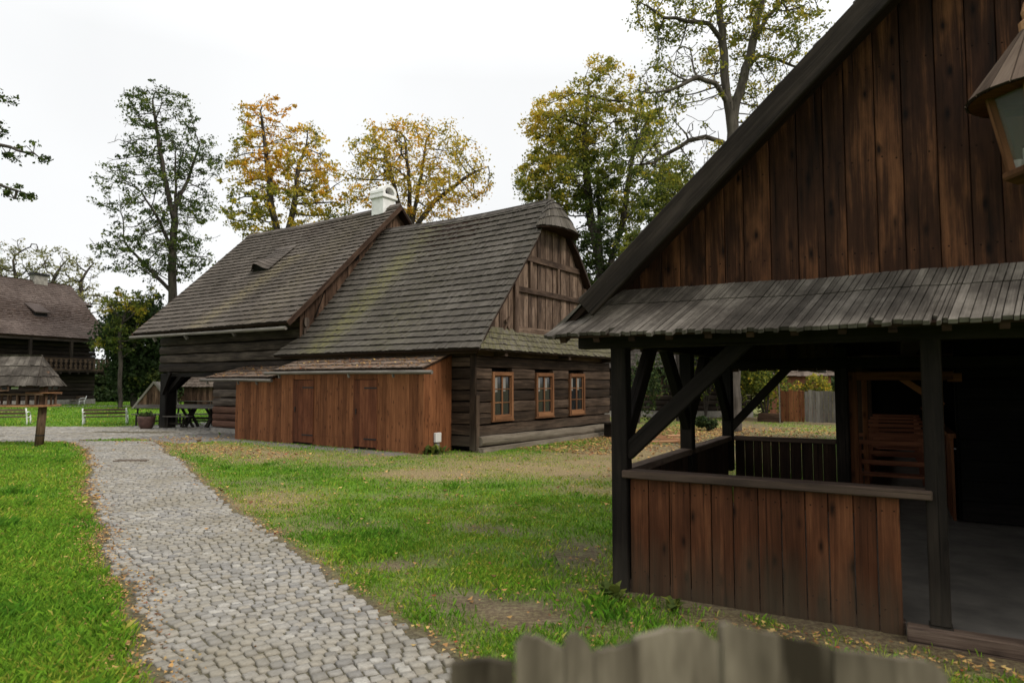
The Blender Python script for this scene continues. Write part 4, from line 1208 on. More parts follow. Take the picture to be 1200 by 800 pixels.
# hall behind : frame, half-height walls, back wall, roof
mb = MB()
mb.box(1.44, 1.53, 3.98, 4.07, ZB, 1.78); mb.box(1.53, 2.52, 3.98, 4.06, 1.68, 1.78, grain=0); mb.box(1.56, 1.62, 4.5, 4.56, ZB, 1.75)
mb.bar((1.98, 4.2, 1.72), (2.42, 4.2, 1.38), .06, .07); mb.box(2.40, 2.46, 4.9, 4.96, ZB, 1.9); mb.box(2.46, 2.60, 3.98, 4.05, 1.66, 1.76, grain=0)
mb.build('door_frame', M['cladding'], pv, bevel=.004)
mb = MB()
board_wall(mb, lambda s, d, z: (2.47 - d, s, z), 3.98, 14.0, .14, lambda s: ZB, lambda s: 1.02, th=.025, gap=.004)
mb.box(2.44, 2.52, 3.98, 14, 1.02, 1.07, grain=1)
mb.build('hall_partition', M['cladding'], pv)
mb = MB()
board_wall(mb, lambda s, d, z: (1.30 - d, s, z), 4.1, 14.0, .14, lambda s: ZB, lambda s: .55, th=.025, gap=.008)
for y in (6.4, 8.9, 11.4, 13.9): mb.box(1.28, 1.40, y - .06, y + .06, ZB, 1.95)
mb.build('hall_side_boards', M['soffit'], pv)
mb = MB()
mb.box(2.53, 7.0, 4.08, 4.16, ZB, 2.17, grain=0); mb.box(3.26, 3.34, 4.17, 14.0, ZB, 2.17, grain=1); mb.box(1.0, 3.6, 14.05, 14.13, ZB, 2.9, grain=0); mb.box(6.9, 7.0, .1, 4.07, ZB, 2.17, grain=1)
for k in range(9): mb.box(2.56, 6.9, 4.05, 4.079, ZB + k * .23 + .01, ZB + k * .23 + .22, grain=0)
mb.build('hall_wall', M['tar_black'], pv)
def Sh_(s, t): return Vector((.86 + (XR_ - .86) * t, 4.25 + 10.2 * s, 1.86 + 1.6 * t))
def Sh2(s, t): q = Sh_(1 - s, t); return Vector((2 * XR_ - q.x, q.y, q.z))
mb = MB(); mb.patch(lambda s, t: Sh_(s, t) + Vector((0, 0, .05)), 9, .2, .04, .01); mb.patch(lambda s, t: Sh2(s, t) + Vector((0, 0, .05)), 9, .2, .04, .01)
hr = mb.build('hall_roof', M['roof_pavilion'], pv)
mb = MB()
for S in (Sh_, Sh2): mb.quad_sheet(S(0, 0) + Vector((0, 0, .04)), S(1, 0) + Vector((0, 0, .04)), S(1, 1) + Vector((0, 0, .04)), S(0, 1) + Vector((0, 0, .04)), .04)
mb.build('roof_boarding', M['soffit'], hr)

# benches lined up in the hall
def slat_bench(name):
    b = thing(name, 'red-brown slatted bench at the front of the row in the dark hall', 'bench', group='slatted benches lined up in the hall')
    mb = MB()
    for y in (0.0, .12): mb.box(-.42, .42, y - .05, y + .05, .42, .45, grain=0)
    mb.build('seat', M['hall_bench'], b)
    mb = MB()
    for z in (.60, .84): mb.box(-.45, .45, -.075 - (z - .5) * .12, -.05 - (z - .5) * .12, z - .024, z + .024, grain=0)
    mb.build('backrest', M['hall_bench'], b)
    for sx in (-.36, .36):
        mb = MB(); mb.bar((sx, -.02, 0), (sx, -.09, .86), .04, .05); mb.box(sx - .02, sx + .02, .18, .23, 0, .42); mb.bar((sx, -.03, .40), (sx, .2, .40), .035, .04)
        mb.build('leg', M['hall_bench'], b)
    return b
b0 = slat_bench('slatted_bench')
NB = 7
words = ['front', 'second', 'third', 'fourth', 'fifth', 'sixth', 'seventh', 'eighth', 'ninth', 'last']
for k in range(NB):
    b = b0 if k == 0 else copy_tree(b0)
    y = 4.30 + k * 1.3
    b.location = PW(1.90 + random.uniform(-.02, .02), y, ZB); b.rotation_euler = (0, 0, -TH_P + random.uniform(-.01, .01))
    b['label'] = ('red-brown slatted bench at the front of the row in the dark hall' if k == 0 else
                  'red-brown slatted bench, last of the row at the far end of the dark hall' if k == NB - 1 else
                  'red-brown slatted bench, %s from the doorway in the row inside the hall' % words[k])

# the lantern on the gable
ln = thing('wall_lantern', 'big wooden lantern with conical shingle cap hanging before the dark plank gable', 'lantern', PW(2.69, -.42, 0), -TH_P)
def Scone(s, t):
    an = 2 * math.pi * s; r_ = .325 * (1 - t) + .03 * t
    return Vector((-r_ * math.cos(an), -r_ * math.sin(an), 3.30 + .42 * t - .03 * math.sin(math.pi * t)))
mb = MB(); mb.patch(Scone, 1, .085, .012, .004, over=0)
lr = mb.build('lantern_roof', M['rail'], ln)
mb = MB(); mb.lathe([(.0, 3.29), (.15, 3.31), (.315, 3.297)], (0, 0, 0), 24); mb.build('roof_soffit', M['cladding'], lr)
mb = MB(); mb.lathe([(.055, 3.68), (.06, 3.74), (.035, 3.76), (.045, 3.80), (.03, 3.86), (0, 3.9)], (0, 0, 0), 12); mb.build('finial', M['pale_wood'], lr)
mb = MB()
for k in range(6):
    an = math.pi / 3 * k + .25
    mb.bar((.13 * math.cos(an), .13 * math.sin(an), 2.87), (.225 * math.cos(an), .225 * math.sin(an), 3.31), .035, .035)
mb.build('lantern_frame', M['frame_wood'], ln)
mb = MB()
for k in range(6):
    a0, a1 = math.pi / 3 * k + .25, math.pi / 3 * (k + 1) + .25
    mb.face([(.125 * math.cos(a0), .125 * math.sin(a0), 2.88), (.125 * math.cos(a1), .125 * math.sin(a1), 2.88), (.215 * math.cos(a1), .215 * math.sin(a1), 3.30), (.215 * math.cos(a0), .215 * math.sin(a0), 3.30)])
mb.build('lantern_glass', M['lantern_glass'], ln)
mb = MB(); mb.lathe([(0, 2.825), (.155, 2.825), (.165, 2.84), (.165, 2.865), (.15, 2.875), (0, 2.875)], (0, 0, 0), 6); mb.build('lantern_tray', M['frame_wood'], ln)
mb = MB(); mb.lathe([(.035, 2.876), (.035, 3.0), (.0, 3.002)], (-.03, 0, 0), 12); mb.lathe([(.028, 2.876), (.028, 2.94), (.0, 2.942)], (-.09, .02, 0), 12); mb.build('candle', M['candle'], ln)
mb = MB(); mb.bar((0, 0, 3.62), (0, .47, 3.62), .045, .06); mb.build('lantern_bracket', M['dark_timber'], ln)

# foreground fence of mossy pickets
fn_ = thing('picket_fence', 'blurred mossy grey picket fence with worn tops in the foreground', 'fence', (0, 0, 0))
FD = .86
K1 = FD / FPX
pick = [[(529, 768), (545, 764), (590, 765), (603, 769)], [(604, 747), (612, 737), (630, 740), (660.5, 752)], [(661, 743), (668, 735), (676, 733), (684, 742), (694.5, 757)],
        [(695, 755), (710, 750), (741.5, 745)], [(742, 742), (760, 735), (790, 730), (812, 731), (825, 738), (840, 747)], [(841, 727), (847, 723), (865, 726), (905, 735)],
        [(906, 736), (930, 741), (966, 750)], [(967, 751), (1010, 757), (1060, 763), (1083, 768), (1096, 780)], [(455, 850), (525, 846)], [(380, 868), (452, 866)], [(1100, 812), (1170, 815)], [(1174, 826), (1250, 830)]]
for pk in pick:
    mb = MB(); y0 = FD; yo = random.uniform(-.004, .004); r_ = random.random()
    pts = [((u - 600) * K1, 1.65 - (v - 448) * K1) for u, v in pk]
    fine = []
    for (xa, za), (xb, zb) in zip(pts[:-1], pts[1:]):
        for q in range(3): fine.append((xa + (xb - xa) * q / 3, za + (zb - za) * q / 3 + random.uniform(-.0025, .0025)))
    fine.append(pts[-1])
    ou, ov = (pts[0][0] * 13.1) % 7, (pts[0][1] * 31.7 + pts[0][0] * 5) % 9      # one grain over the whole picket
    for (xa, za), (xb, zb) in zip(fine[:-1], fine[1:]):
        e0 = .010 * (1 if xa == fine[0][0] else .0); 
        mb.hexa([(xa, y0 + yo, .04), (xb, y0 + yo, .04), (xb, y0 + yo + .026, .04), (xa, y0 + yo + .026, .04),
                 (xa, y0 + yo, za), (xb, y0 + yo, zb), (xb, y0 + yo + .026, zb - .006), (xa, y0 + yo + .026, za - .006)], 2, r_)
        for q in range(6):
            fi = len(mb.f) - 6 + q
            mb.uv[fi] = [(ou + mb.v[vi][0] + mb.v[vi][1], ov + mb.v[vi][2]) for vi in mb.f[fi]]
    mb.build('picket', M['old_picket'], fn_)
mb = MB(); mb.bar((-.5, FD + .06, .95), (1.2, FD + .06, .95), .06, .09); mb.bar((-.5, FD + .06, .3), (1.2, FD + .06, .3), .06, .09); mb.build('fence_rail', M['grey_fence'], fn_)
mb = MB(); mb.box(-.62, -.50, FD + .02, FD + .14, -.1, 1.05); mb.box(1.2, 1.32, FD + .02, FD + .14, -.1, 1.1); mb.build('fence_post', M['grey_fence'], fn_)

# ================================================================== smaller things
# roofed bird table
bf = thing('bird_feeder', 'large roofed bird table on round posts with worn shingle roof and railed tray', 'bird feeder', (-12.9, 17.5, 0), R(4))
mb = MB()
for x in (.62, -1.15):
    m2 = MB(); m2.tube([(x - .06, 0, -.05), (x - .01, 0, .9), (x + .02, 0, 1.95)], [.105, .098, .09], 12)
    pst = m2.build('post', M['grey_wood'] if False else M['brown_boards'], bf, smooth=True)
    m2 = MB(); m2.tube([(x - .045, 0, .27), (x - .043, 0, .30)], [.108, .107], 12, caps=False); m2.build('post_band', M['iron'], pst)
def Sb(s, t):
    x0 = -1.95 + .42 * t; x1 = .82 - .27 * t
    return Vector((x0 + (x1 - x0) * s, -.62 + .62 * t, 1.55 + .78 * t))
def Sb2(s, t): q = Sb(1 - s, t); return Vector((q.x, -q.y, q.z))
def Sb3(s, t): a = Sb(1, t); return Vector((a.x, a.y + (-2 * a.y) * s, a.z))
def Sb4(s, t): a = Sb(0, t); return Vector((a.x, -a.y + 2 * a.y * s, a.z))
mb = MB()
for S in (Sb, Sb2): mb.patch(S, 3, .11, .035, .02)
for S in (Sb3, Sb4): mb.patch(S, 3, .11, .035, .02)
br = mb.build('roof', M['roof_pavilion'], bf)
mb = MB()
for S in (Sb, Sb2, Sb3, Sb4): mb.quad_sheet(S(0, 0), S(1, 0), S(1, .98), S(0, .98), .02)
mb.build('roof_boarding', M['soffit'], br)
mb = MB()
mb.box(-1.85, .84, -.42, .42, 1.03, 1.075, grain=0); tr_ = mb.build('tray', M['pale_wood'], bf)
mb = MB()
for y in (-.40, .40):
    for k in range(12):
        x = -1.8 + k * .225; mb.box(x - .02, x + .02, y - .018, y + .018, 1.078, 1.33)
    mb.box(-1.85, .84, y - .025, y + .025, 1.332, 1.37, grain=0)
for y in (-.2, .0, .2): mb.box(.80, .835, y - .02, y + .02, 1.078, 1.33)
mb.build('tray_railing', M['brown_boards'], tr_)
mb = MB(); mb.box(.35, .92, -.3, .3, 1.375, 1.40, grain=0); mb.build('shelf', M['pale_wood'], bf)
mb = MB(); mb.box(.10, .27, -.455, -.44, 1.49, 1.55); mb.build('small_sign', M['plastic'], bf)

# park benches with white iron ends
def park_bench(name, label, loc, rz, group='park benches with white iron ends', L=1.5, src=None):
    if src is not None:
        b = copy_tree(src); b['label'] = label; b.location = loc; b.rotation_euler = (0, 0, rz); return b
    b = thing(name, label, 'bench', loc, rz, group)
    mb = MB()
    for y, z in ((.02, .41), (.14, .425), (.26, .425), (.38, .41)): mb.box(-L / 2, L / 2, y - .045, y + .045, z - .018, z + .018, grain=0)
    mb.build('seat', M['bench_slat'], b)
    mb = MB()
    for y, z in ((-.07, .60), (-.12, .76)): mb.hexa([(-L / 2, y - .015, z - .055), (L / 2, y - .015, z - .055), (L / 2, y + .015, z - .055), (-L / 2, y + .015, z - .055),
                                                  (-L / 2, y - .035, z + .055), (L / 2, y - .035, z + .055), (L / 2, y - .005, z + .055), (-L / 2, y - .005, z + .055)], 0)
    mb.build('backrest', M['bench_slat'], b)
    for sx in (-L / 2 - .02, L / 2 + .02):
        mb = MB()
        mb.tube([(sx, .0, 0), (sx, .02, .2), (sx, -.02, .40), (sx, -.08, .60), (sx, -.15, .84)], [.035, .028, .03, .026, .03], 8)
        mb.tube([(sx, .46, 0), (sx, .42, .2), (sx, .40, .40)], [.035, .028, .03], 8)
        mb.tube([(sx, -.02, .39), (sx, .2, .36), (sx, .42, .39)], .022, 8)
        mb.tube([(sx, -.08, .62), (sx, .1, .66), (sx, .3, .63), (sx, .42, .55), (sx, .44, .46), (sx, .40, .40)], .022, 8)
        mb.build('iron_end', M['white_iron'], b, smooth=True)
    b.scale = (1, 1, .78)
    return b
PBS = (1, 1, .78)
pb = park_bench('park_bench', 'brown slatted bench with white iron ends, seen from behind at the lawn edge', (-15.9, 26.2, 0), R(24) , L=1.42)
park_bench('park_bench', 'white ended bench mostly hidden behind the bird feeder post', (-19.6, 25.9, 0), R(20), src=pb)
park_bench('park_bench', 'far bench with white ends by the log farmhouse wall, right of the bird feeder', (-32.7, 50.4, 0), R(180 - 20), src=pb)
park_bench('park_bench', 'far bench with white ends seen through the bird feeder railing', (-35.4, 48.2, 0), R(180 - 20), src=pb)
park_bench('park_bench', 'white ended bench peeping out behind the little plank well house', (-24.35, 45.6, 0), R(4), src=pb)

# picnic table and its two plain benches under the granary
def plank_bench(label, loc, rz, L=1.4, back=False):
    b = thing('plank_bench', label, 'bench', loc, rz, 'plank benches around the granary passage')
    mb = MB(); mb.box(-L / 2, L / 2, -.13, .13, .41, .45, grain=0); mb.build('seat', M['grey_wood'], b)
    for sx in (-L / 2 + .2, L / 2 - .2):
        mb = MB(); mb.bar((sx, -.1, .41), (sx, -.12, 0), .05, .06); mb.bar((sx, .1, .41), (sx, .12, 0), .05, .06); mb.bar((sx, -.1, .16), (sx, .1, .16), .04, .05); mb.build('leg', M['dark_timber'], b)
    mb = MB(); mb.bar((-L / 2 + .2, 0, .17), (L / 2 - .2, 0, .17), .04, .06); mb.build('stretcher', M['dark_timber'], b)
    if back:
        mb = MB(); mb.box(-L / 2, L / 2, .14, .17, .66, .80, grain=0); mb.build('backrest', M['grey_wood'], b)
        for sx in (-L / 2 + .1, L / 2 - .1):
            mb = MB(); mb.bar((sx, .12, .40), (sx, .19, .80), .05, .05); mb.build('back_post', M['dark_timber'], b)
    return b
tb = thing('picnic_table', 'dark picnic table on crossed legs in the granary passage', 'table', (-11.5, 24.9, 0), R(-6))
mb = MB()
for k in range(4): mb.box(-.85, .85, -.37 + k * .186, -.37 + k * .186 + .178, .70, .74, grain=0)
mb.build('table_top', M['grey_wood'], tb)
for sx in (-.42, .42):
    mb = MB(); mb.bar((sx - .02, -.36, 0), (sx - .02, .30, .70), .07, .09); mb.build('crossed_leg', M['dark_timber'], tb)
    mb = MB(); mb.bar((sx + .06, .36, 0), (sx + .06, -.30, .70), .07, .09); mb.build('crossed_leg', M['dark_timber'], tb)
mb = MB(); mb.bar((-.42, 0, .34), (.42, 0, .34), .06, .08); mb.build('stretcher', M['dark_timber'], tb)
for sx in (-.55, .4):    # crossed legs seen from the long side
    for s2 in (-1, 1):
        mb = MB(); mb.bar((sx - .27 * s2, -.05 + .04 * s2, 0), (sx + .2 * s2, -.05 + .04 * s2, .70), .06, .08); mb.build('crossed_leg', M['dark_timber'], tb)
plank_bench('low plank bench standing at the left end of the picnic table', (-12.15, 24.35, 0), R(-6), 1.0)
plank_bench('grey plank bench with backrest behind the picnic table', (-12.4, 26.2, 0), R(-4), 1.7, True)
plank_bench('grey bench with backrest between the granary post and the planter tub', (-14.05, 26.0, 0), R(0), 1.3, True)
plank_bench('far plank bench on the lawn seen through the granary passage', (-21.0, 44.4, 0), R(-8), 2.6)
# planter tub
tu = thing('planter_tub', 'rusty brown tub planter beside the granary post', 'planter', (-13.05, 23.95, 0))
mb = MB(); mb.lathe([(0, .0), (.16, .0), (.22, .08), (.275, .22), (.295, .38), (.30, .46), (.27, .46), (.26, .40), (0, .40)], n=22); mb.build('tub', M['tub'], tu, smooth=True)
n = 260; P = np.stack([rng.normal(0, .12, n), rng.normal(0, .12, n), .45 + np.abs(rng.normal(0, .07, n))], 1)
np_mesh('foliage', leaf_quads(P, rng.uniform(.05, .1, n), droop=-.3), np.arange(n * 4), 4, M['leaf_dark'], tu, {'rnd': rng.uniform(0, 1, n), 'tint': rng.uniform(0, .8, n)})
# iron drain grating
dg = thing('drain_grate', 'narrow iron drain grating set across the cobbled path', 'drain', (-8.02, 14.2, 0), R(3))
mb = MB()
for k in range(11): mb.box(-.32 + k * .06, -.295 + k * .06, -.10, .10, .006, .022)
mb.box(-.34, .34, -.125, -.10, .006, .026); mb.box(-.34, .34, .10, .125, .006, .026)
mb.build('grating', M['rust'], dg)
mb = MB(); mb.box(-.33, .33, -.10, .10, -.004, .004); mb.build('drain_pit', M['dark_inside'], dg)

# loose boards behind the pavilion
for k, (x, y, L, a, lb) in enumerate(((4.15, 18.35, 1.1, 8, 'pale orange board lying lowest in front of the loose boards'), (4.55, 18.55, .9, -12, 'pale orange board lying askew across the others'),
                                      (4.0, 18.7, .7, 24, 'short pale board at the left end of the loose boards'), (4.75, 18.8, .8, 4, 'pale board lying at the back of the loose boards'))):
    b = thing('loose_board', lb, 'board', (x, y, .03 + .04 * k), R(a), 'loose boards on the ground behind the pavilion')
    mb = MB(); mb.hexa([(-L / 2, -.07, 0), (L / 2, -.06, 0), (L / 2, .07, .01), (-L / 2, .06, .01), (-L / 2, -.07, .035), (L / 2, -.06, .045), (L / 2, .07, .05), (-L / 2, .06, .045)], 0)
    mb.build('plank', M['pale_wood'], b, bevel=.004)

# weeds at the pavilion corner and under the meter box
def weed(name, label, loc, n, h, sp, tint=(0, .5), size=(.05, .12)):
    tint = (.15, .38)
    w = thing(name, label, 'weed', loc, 0)
    V = []; N = n
    for k in range(N):
        an = random.uniform(0, 2 * math.pi); L = h * random.uniform(.6, 1.2); el = random.uniform(.35, 1.3)
        d = np.array([math.cos(an) * math.cos(el), math.sin(an) * math.cos(el), math.sin(el)])
        s = np.array([-math.sin(an), math.cos(an), 0]); wd = L * random.uniform(.10, .18)
        b = np.array([random.gauss(0, sp), random.gauss(0, sp), 0])
        m1 = b + d * L * .5; tip = b + d * L + np.array([0, 0, -L * .3])
        V += [b - s * wd * .2, b + s * wd * .2, m1 + s * wd + [0, 0, .01], m1 - s * wd + [0, 0, .01], m1 - s * wd + [0, 0, .01], m1 + s * wd + [0, 0, .01], tip + s * .003, tip - s * .003]
    np_mesh('foliage', np.array(V), np.arange(len(V)), 4, M['leaf'], w, {'rnd': np.repeat(rng.uniform(.2, 1, N), 2), 'tint': np.repeat(rng.uniform(*tint, N), 2)})
weed('thistle_weed', 'pale jagged weed growing by the foot of the left pavilion post', (.76, 5.16, 0), 26, .20, .03)
weed('thistle_weed', 'small green weed sprouting below the pavilion parapet boards', (1.17, 4.94, 0), 18, .16, .02)
weed('dock_weed', 'green weed tuft at the corner of the plank shed', HW(.12, .18), 60, .32, .13, (0, .35))

# plank fence seen through the pavilion
pf = thing('plank_fence', 'close plank fence, red-brown on the left and grey on the right, behind the pavilion', 'fence', (11.2, 27.9, 0), math.atan2(-1.25, 1.6))
for (a, b, mt, lb) in ((0, .92, M['cladding'], 'red-brown fence panel'), (.93, 2.6, M['grey_wood'], 'grey weathered fence panel')):
    mb = MB(); board_wall(mb, lambda s, d, z: (s, -d, z), a, b, .15, lambda s: .05, lambda s: 1.32, gap=.012, tj=.04); mb.build('panel', mt, pf)['label'] = lb
mb = MB(); mb.box(2.2, 2.3, -.05, .1, 0, 1.25); mb.box(-.02, .05, .0, .1, 0, 1.3); mb.build('fence_post', M['brown_boards'], pf)
mb = MB(); mb.box(-.95, -.05, -.1, .25, 0, .2, grain=0); mb.box(-.92, -.05, -.08, .22, .202, .36, grain=0)
w_ = thing('timber_stack', 'low stack of pale brown beams left of the plank fence', 'timber', (11.2, 27.9, 0), math.atan2(-1.25, 1.6)); mb.build('beam', M['pale_wood'] if False else M['brown_boards'], w_)
w_ = thing('thin_pole', 'thin grey pole standing before the timber stack', 'pole', at(914, 497, 27.4).xy.to_3d(), 0)
mb = MB(); mb.tube([(0, 0, 0), (0, 0, 1.6)], .025, 8); mb.build('pole', M['grey_wood'], w_)
# little brick outbuilding beyond it
bo = thing('brick_outbuilding', 'small red brick outbuilding with a pale post beyond the plank fence', 'outbuilding', (13.6, 32.2, 0), R(-20))
mb = MB(); mb.box(-1.3, 1.6, 0, 2.2, 0, 2.0); mb.build('wall', M['red_brick'], bo)
mb = MB(); mb.box(-.30, -.12, -.06, -.004, 0, 1.9); mb.build('pale_post', M['pale_wood'], bo)
def Sbo(s, t): return Vector((-1.6 + 3.5 * s, -.3 + 1.4 * t, 1.95 + .9 * t))
mb = MB(); mb.patch(Sbo, 5, .2, .03); mb.patch(lambda s, t: Vector((1.9 - 3.5 * s, 2.5 - 1.4 * t, 1.95 + .9 * t)), 5, .2, .03); mb.build('roof', M['roof_shed'], bo)

# dark log house beyond the cottage, seen through the pavilion
dc = thing('log_house', 'low dark log house half hidden behind the pavilion posts', 'house', (4.2, 32.4, 0), R(-3))
mb = MB(); log_wall(mb, lambda s, z: (s, 0, z), 0, 7.2, .3, 2.6, .25, .18, .1, [(2.3, 2.95, 1.05, 1.8)]); log_wall(mb, lambda s, z: (0, s, z), .1, 6, .3, 2.6, .25, .18, .0); log_wall(mb, lambda s, z: (7.2, s, z), .1, 6, .3, 2.6, .25, .18, .0)
mb.build('log_wall', M['black_log'], dc)
mb = MB(); mb.box(-.1, 7.3, -.12, 6, -.05, .3, grain=0); mb.build('plinth', M['stone'], dc)
mb = MB(); mb.box(.15, 7.05, .12, 5.9, .3, 2.5); mb.build('room_inside', M['dark_inside'], dc)
mb = MB(); mb.box(2.22, 2.3, -.12, .0, .98, 1.86); mb.box(2.95, 3.03, -.12, 0, .98, 1.86); mb.box(2.3, 2.95, -.12, 0, .98, 1.06, grain=0); mb.box(2.3, 2.95, -.12, 0, 1.79, 1.86, grain=0); mb.box(2.605, 2.645, -.1, -.02, 1.06, 1.79)
wf = mb.build('window', M['brown_boards'], dc)
mb = MB(); mb.box(2.3, 2.95, -.05, -.045, 1.06, 1.79); mb.build('pane', M['glass'], wf)
def Sdc(s, t): return Vector((-.5 + 8.2 * s, -.7 + 3.8 * t, 2.35 + 3.6 * t))
mb = MB(); mb.patch(Sdc, 18, .2, .035); mb.patch(lambda s, t: Vector((7.7 - 8.2 * s, 6.7 - 3.6 * t, 2.35 + 3.6 * t)), 18, .25, .035); mb.build('roof', M['roof_cottage'], dc)
mb = MB(); mb.face([(0, -.02, 2.5), (0, 6.1, 2.5), (0, 3.1, 5.6)]); mb.face([(7.2, -.02, 2.5), (7.2, 6.1, 2.5), (7.2, 3.1, 5.6)]); mb.build('gable', M['brown_boards'], dc)

# bench-like trough by the cottage corner
tg = thing('garden_bench', 'dark plank bench at the far end of the cottage gable wall', 'bench', HW(1.35, 7.3), -TH_H + R(90))
mb = MB(); mb.box(-.6, .6, -.16, .16, .40, .45, grain=0); mb.build('seat', M['black_log'], tg)
for sx in (-.45, .45):
    mb = MB(); mb.box(sx - .05, sx + .05, -.13, .13, 0, .40); mb.build('leg', M['black_log'], tg)

# ================================================================== the log farmhouse at the far left
FX = Vector((-31.4, 52, 0)); THF = R(22)
fh = thing('log_farmhouse', 'two storey dark log farmhouse with long reddish shingle roof and carved balcony', 'house', FX, math.pi / 2 - THF)
# local x runs along the front into the distance, local y = away from us (left); front faces -y
L0 = -15.0
mb = MB(); log_wall(mb, lambda s, z: (s, 1.0, z), L0, -.6, .4, 4.9, .30, .2, .15); log_wall(mb, lambda s, z: (-.6, s, z), 1.1, 8.5, .4, 4.9, .30, .2, .1)
mb.build('log_wall', M['black_log'], fh)
mb = MB(); mb.box(L0, -.4, .82, 8.6, -.05, .4, grain=0); mb.build('plinth', M['stone'], fh)
mb = MB(); mb.box(L0 + .2, -.8, 1.2, 8.3, .4, 4.8); mb.build('room_inside', M['dark_inside'], fh)
FR = 4.8
def Sfh(s, t):
    x1 = .15 - (1.6 * max(0, (t - .72) / .28)) * 0 - .1 * t
    return Vector((L0 - .5 + (x1 - L0 + .5) * s, -.25 + 5.05 * t, 4.72 + 4.75 * t + .22 * (1 - t) ** 3))
def Sfh2(s, t): q = Sfh(1 - s, t); return Vector((q.x, 2 * FR - q.y, q.z))
mb = MB(); mb.patch(Sfh, 30, .20, .035, .012, lambda p: .1, rr=(.1, .9)); mb.patch(Sfh2, 15, .4, .035)
fr_ = mb.build('roof', M['roof_far'], fh)
mb = MB(); mb.quad_sheet(Sfh(0, 0) - Vector((0, 0, .05)), Sfh(1, 0) - Vector((0, 0, .05)), Sfh(1, 1) - Vector((0, 0, .05)), Sfh(0, 1) - Vector((0, 0, .05)), .05)
mb.quad_sheet(Sfh2(0, 0) - Vector((0, 0, .05)), Sfh2(1, 0) - Vector((0, 0, .05)), Sfh2(1, 1) - Vector((0, 0, .05)), Sfh2(0, 1) - Vector((0, 0, .05)), .05)
mb.build('roof_boarding', M['soffit'], fr_)
def Sfhood(s, t):
    ph = R(-90 + 180 * s); q = 1 - t
    return Vector((-1.2, FR, 9.5)).lerp(Vector((.0 + 1.5 * math.cos(ph), FR + 1.75 * math.sin(ph), 7.85)), q)
mb = MB(); mb.patch(Sfhood, 8, .2, .03, .01); mb.build('gable_hood', M['roof_far'], fh)
mb = MB(); board_wall(mb, lambda s, d, z: (-.5 + d, s, z), 1.0, 8.6, .25, lambda s: 4.8, lambda s: min(8.2, 4.9 + (min(s, 2 * FR - s) - .1) * .93), gap=.01); mb.build('gable_boards', M['brown_boards'], fh)
mb = MB(); mb.box(-3.0, -2.0, FR - .3, FR + .3, 9.2, 9.95); fc = mb.build('chimney', M['stone'], fr_)
mb = MB(); mb.box(-3.1, -1.9, FR - .4, FR + .4, 9.95, 10.1); mb.build('chimney_cap', M['iron'], fc)
# hatch dormer
mb = MB(); hx_ = -4.3
mb.hexa([(hx_ - .55, 1.35, 6.72), (hx_ + .55, 1.35, 6.72), (hx_ + .55, 2.7, 7.45), (hx_ - .55, 2.7, 7.45), (hx_ - .55, 1.33, 6.80), (hx_ + .55, 1.33, 6.80), (hx_ + .55, 2.7, 7.53), (hx_ - .55, 2.7, 7.53)], 1)
hd_ = mb.build('roof_hatch', M['roof_far'], fr_)
mb = MB(); mb.box(hx_ - .42, hx_ + .42, 1.5, 2.0, 6.25, 6.74); mb.build('hatch_opening', M['dark_inside'], hd_)
# balcony
bal = MB(); bal.box(L0, -.1, -.15, .88, 2.42, 2.52, grain=0)
for k in range(22): bal.box(L0 + .2 + k * .68, L0 + .32 + k * .68, -.2, .9, 2.28, 2.415, grain=1)
by = bal.build('balcony', M['black_log'], fh)
mb = MB(); mb.box(L0, -.1, -.20, -.10, 3.36, 3.46, grain=0); mb.box(L0, -.1, -.20, -.12, 2.53, 2.64, grain=0)
for k in range(40):                       # fretted balusters
    x = -.25 - k * .36
    if x < L0: break
    for (z, w) in ((2.72, .17), (2.88, .26), (3.04, .14), (3.2, .25), (3.31, .18)):
        mb.hexa([(x - w / 2, -.20, z - .06), (x + w / 2, -.20, z - .06), (x + w / 2, -.158, z - .06), (x - w / 2, -.158, z - .06),
                 (x - w * .38, -.20, z + .07), (x + w * .38, -.20, z + .07), (x + w * .38, -.158, z + .07), (x - w * .38, -.158, z + .07)], 2, r=.9)
mb.build('balcony_railing', M['cottage_log'], by)
for k in range(6):
    x = -.2 - k * 2.9
    mb = MB(); mb.box(x - .09, x + .09, -.19, -.01, 2.53, 4.9); mb.build('balcony_post', M['black_log'], by)
mb = MB(); mb.box(L0, .1, -.18, -.02, 4.66, 4.82, grain=0); mb.build('balcony_beam', M['black_log'], by)
for x in (-3.7, -7.2, -10.8):
    mb = MB(); a, b, c, d = x - .42, x + .42, 1.15, 1.95; y = .86
    mb.box(a - .08, a, y - .04, y + .04, c, d); mb.box(b, b + .08, y - .04, y + .04, c, d); mb.box(a - .08, b + .08, y - .045, y + .04, d, d + .09, grain=0); mb.box(a - .08, b + .08, y - .06, y + .04, c - .09, c, grain=0); mb.box(x - .025, x + .025, y - .03, y + .02, c, d); mb.box(a, x - .025, y - .025, y + .015, 1.53, 1.57, grain=0); mb.box(x + .025, b, y - .025, y + .015, 1.53, 1.57, grain=0)
    w_ = mb.build('window', M['brown_boards'], fh)
    mb = MB(); mb.box(a, b, y + .016, y + .022, c, d); mb.build('pane', M['glass'], w_)

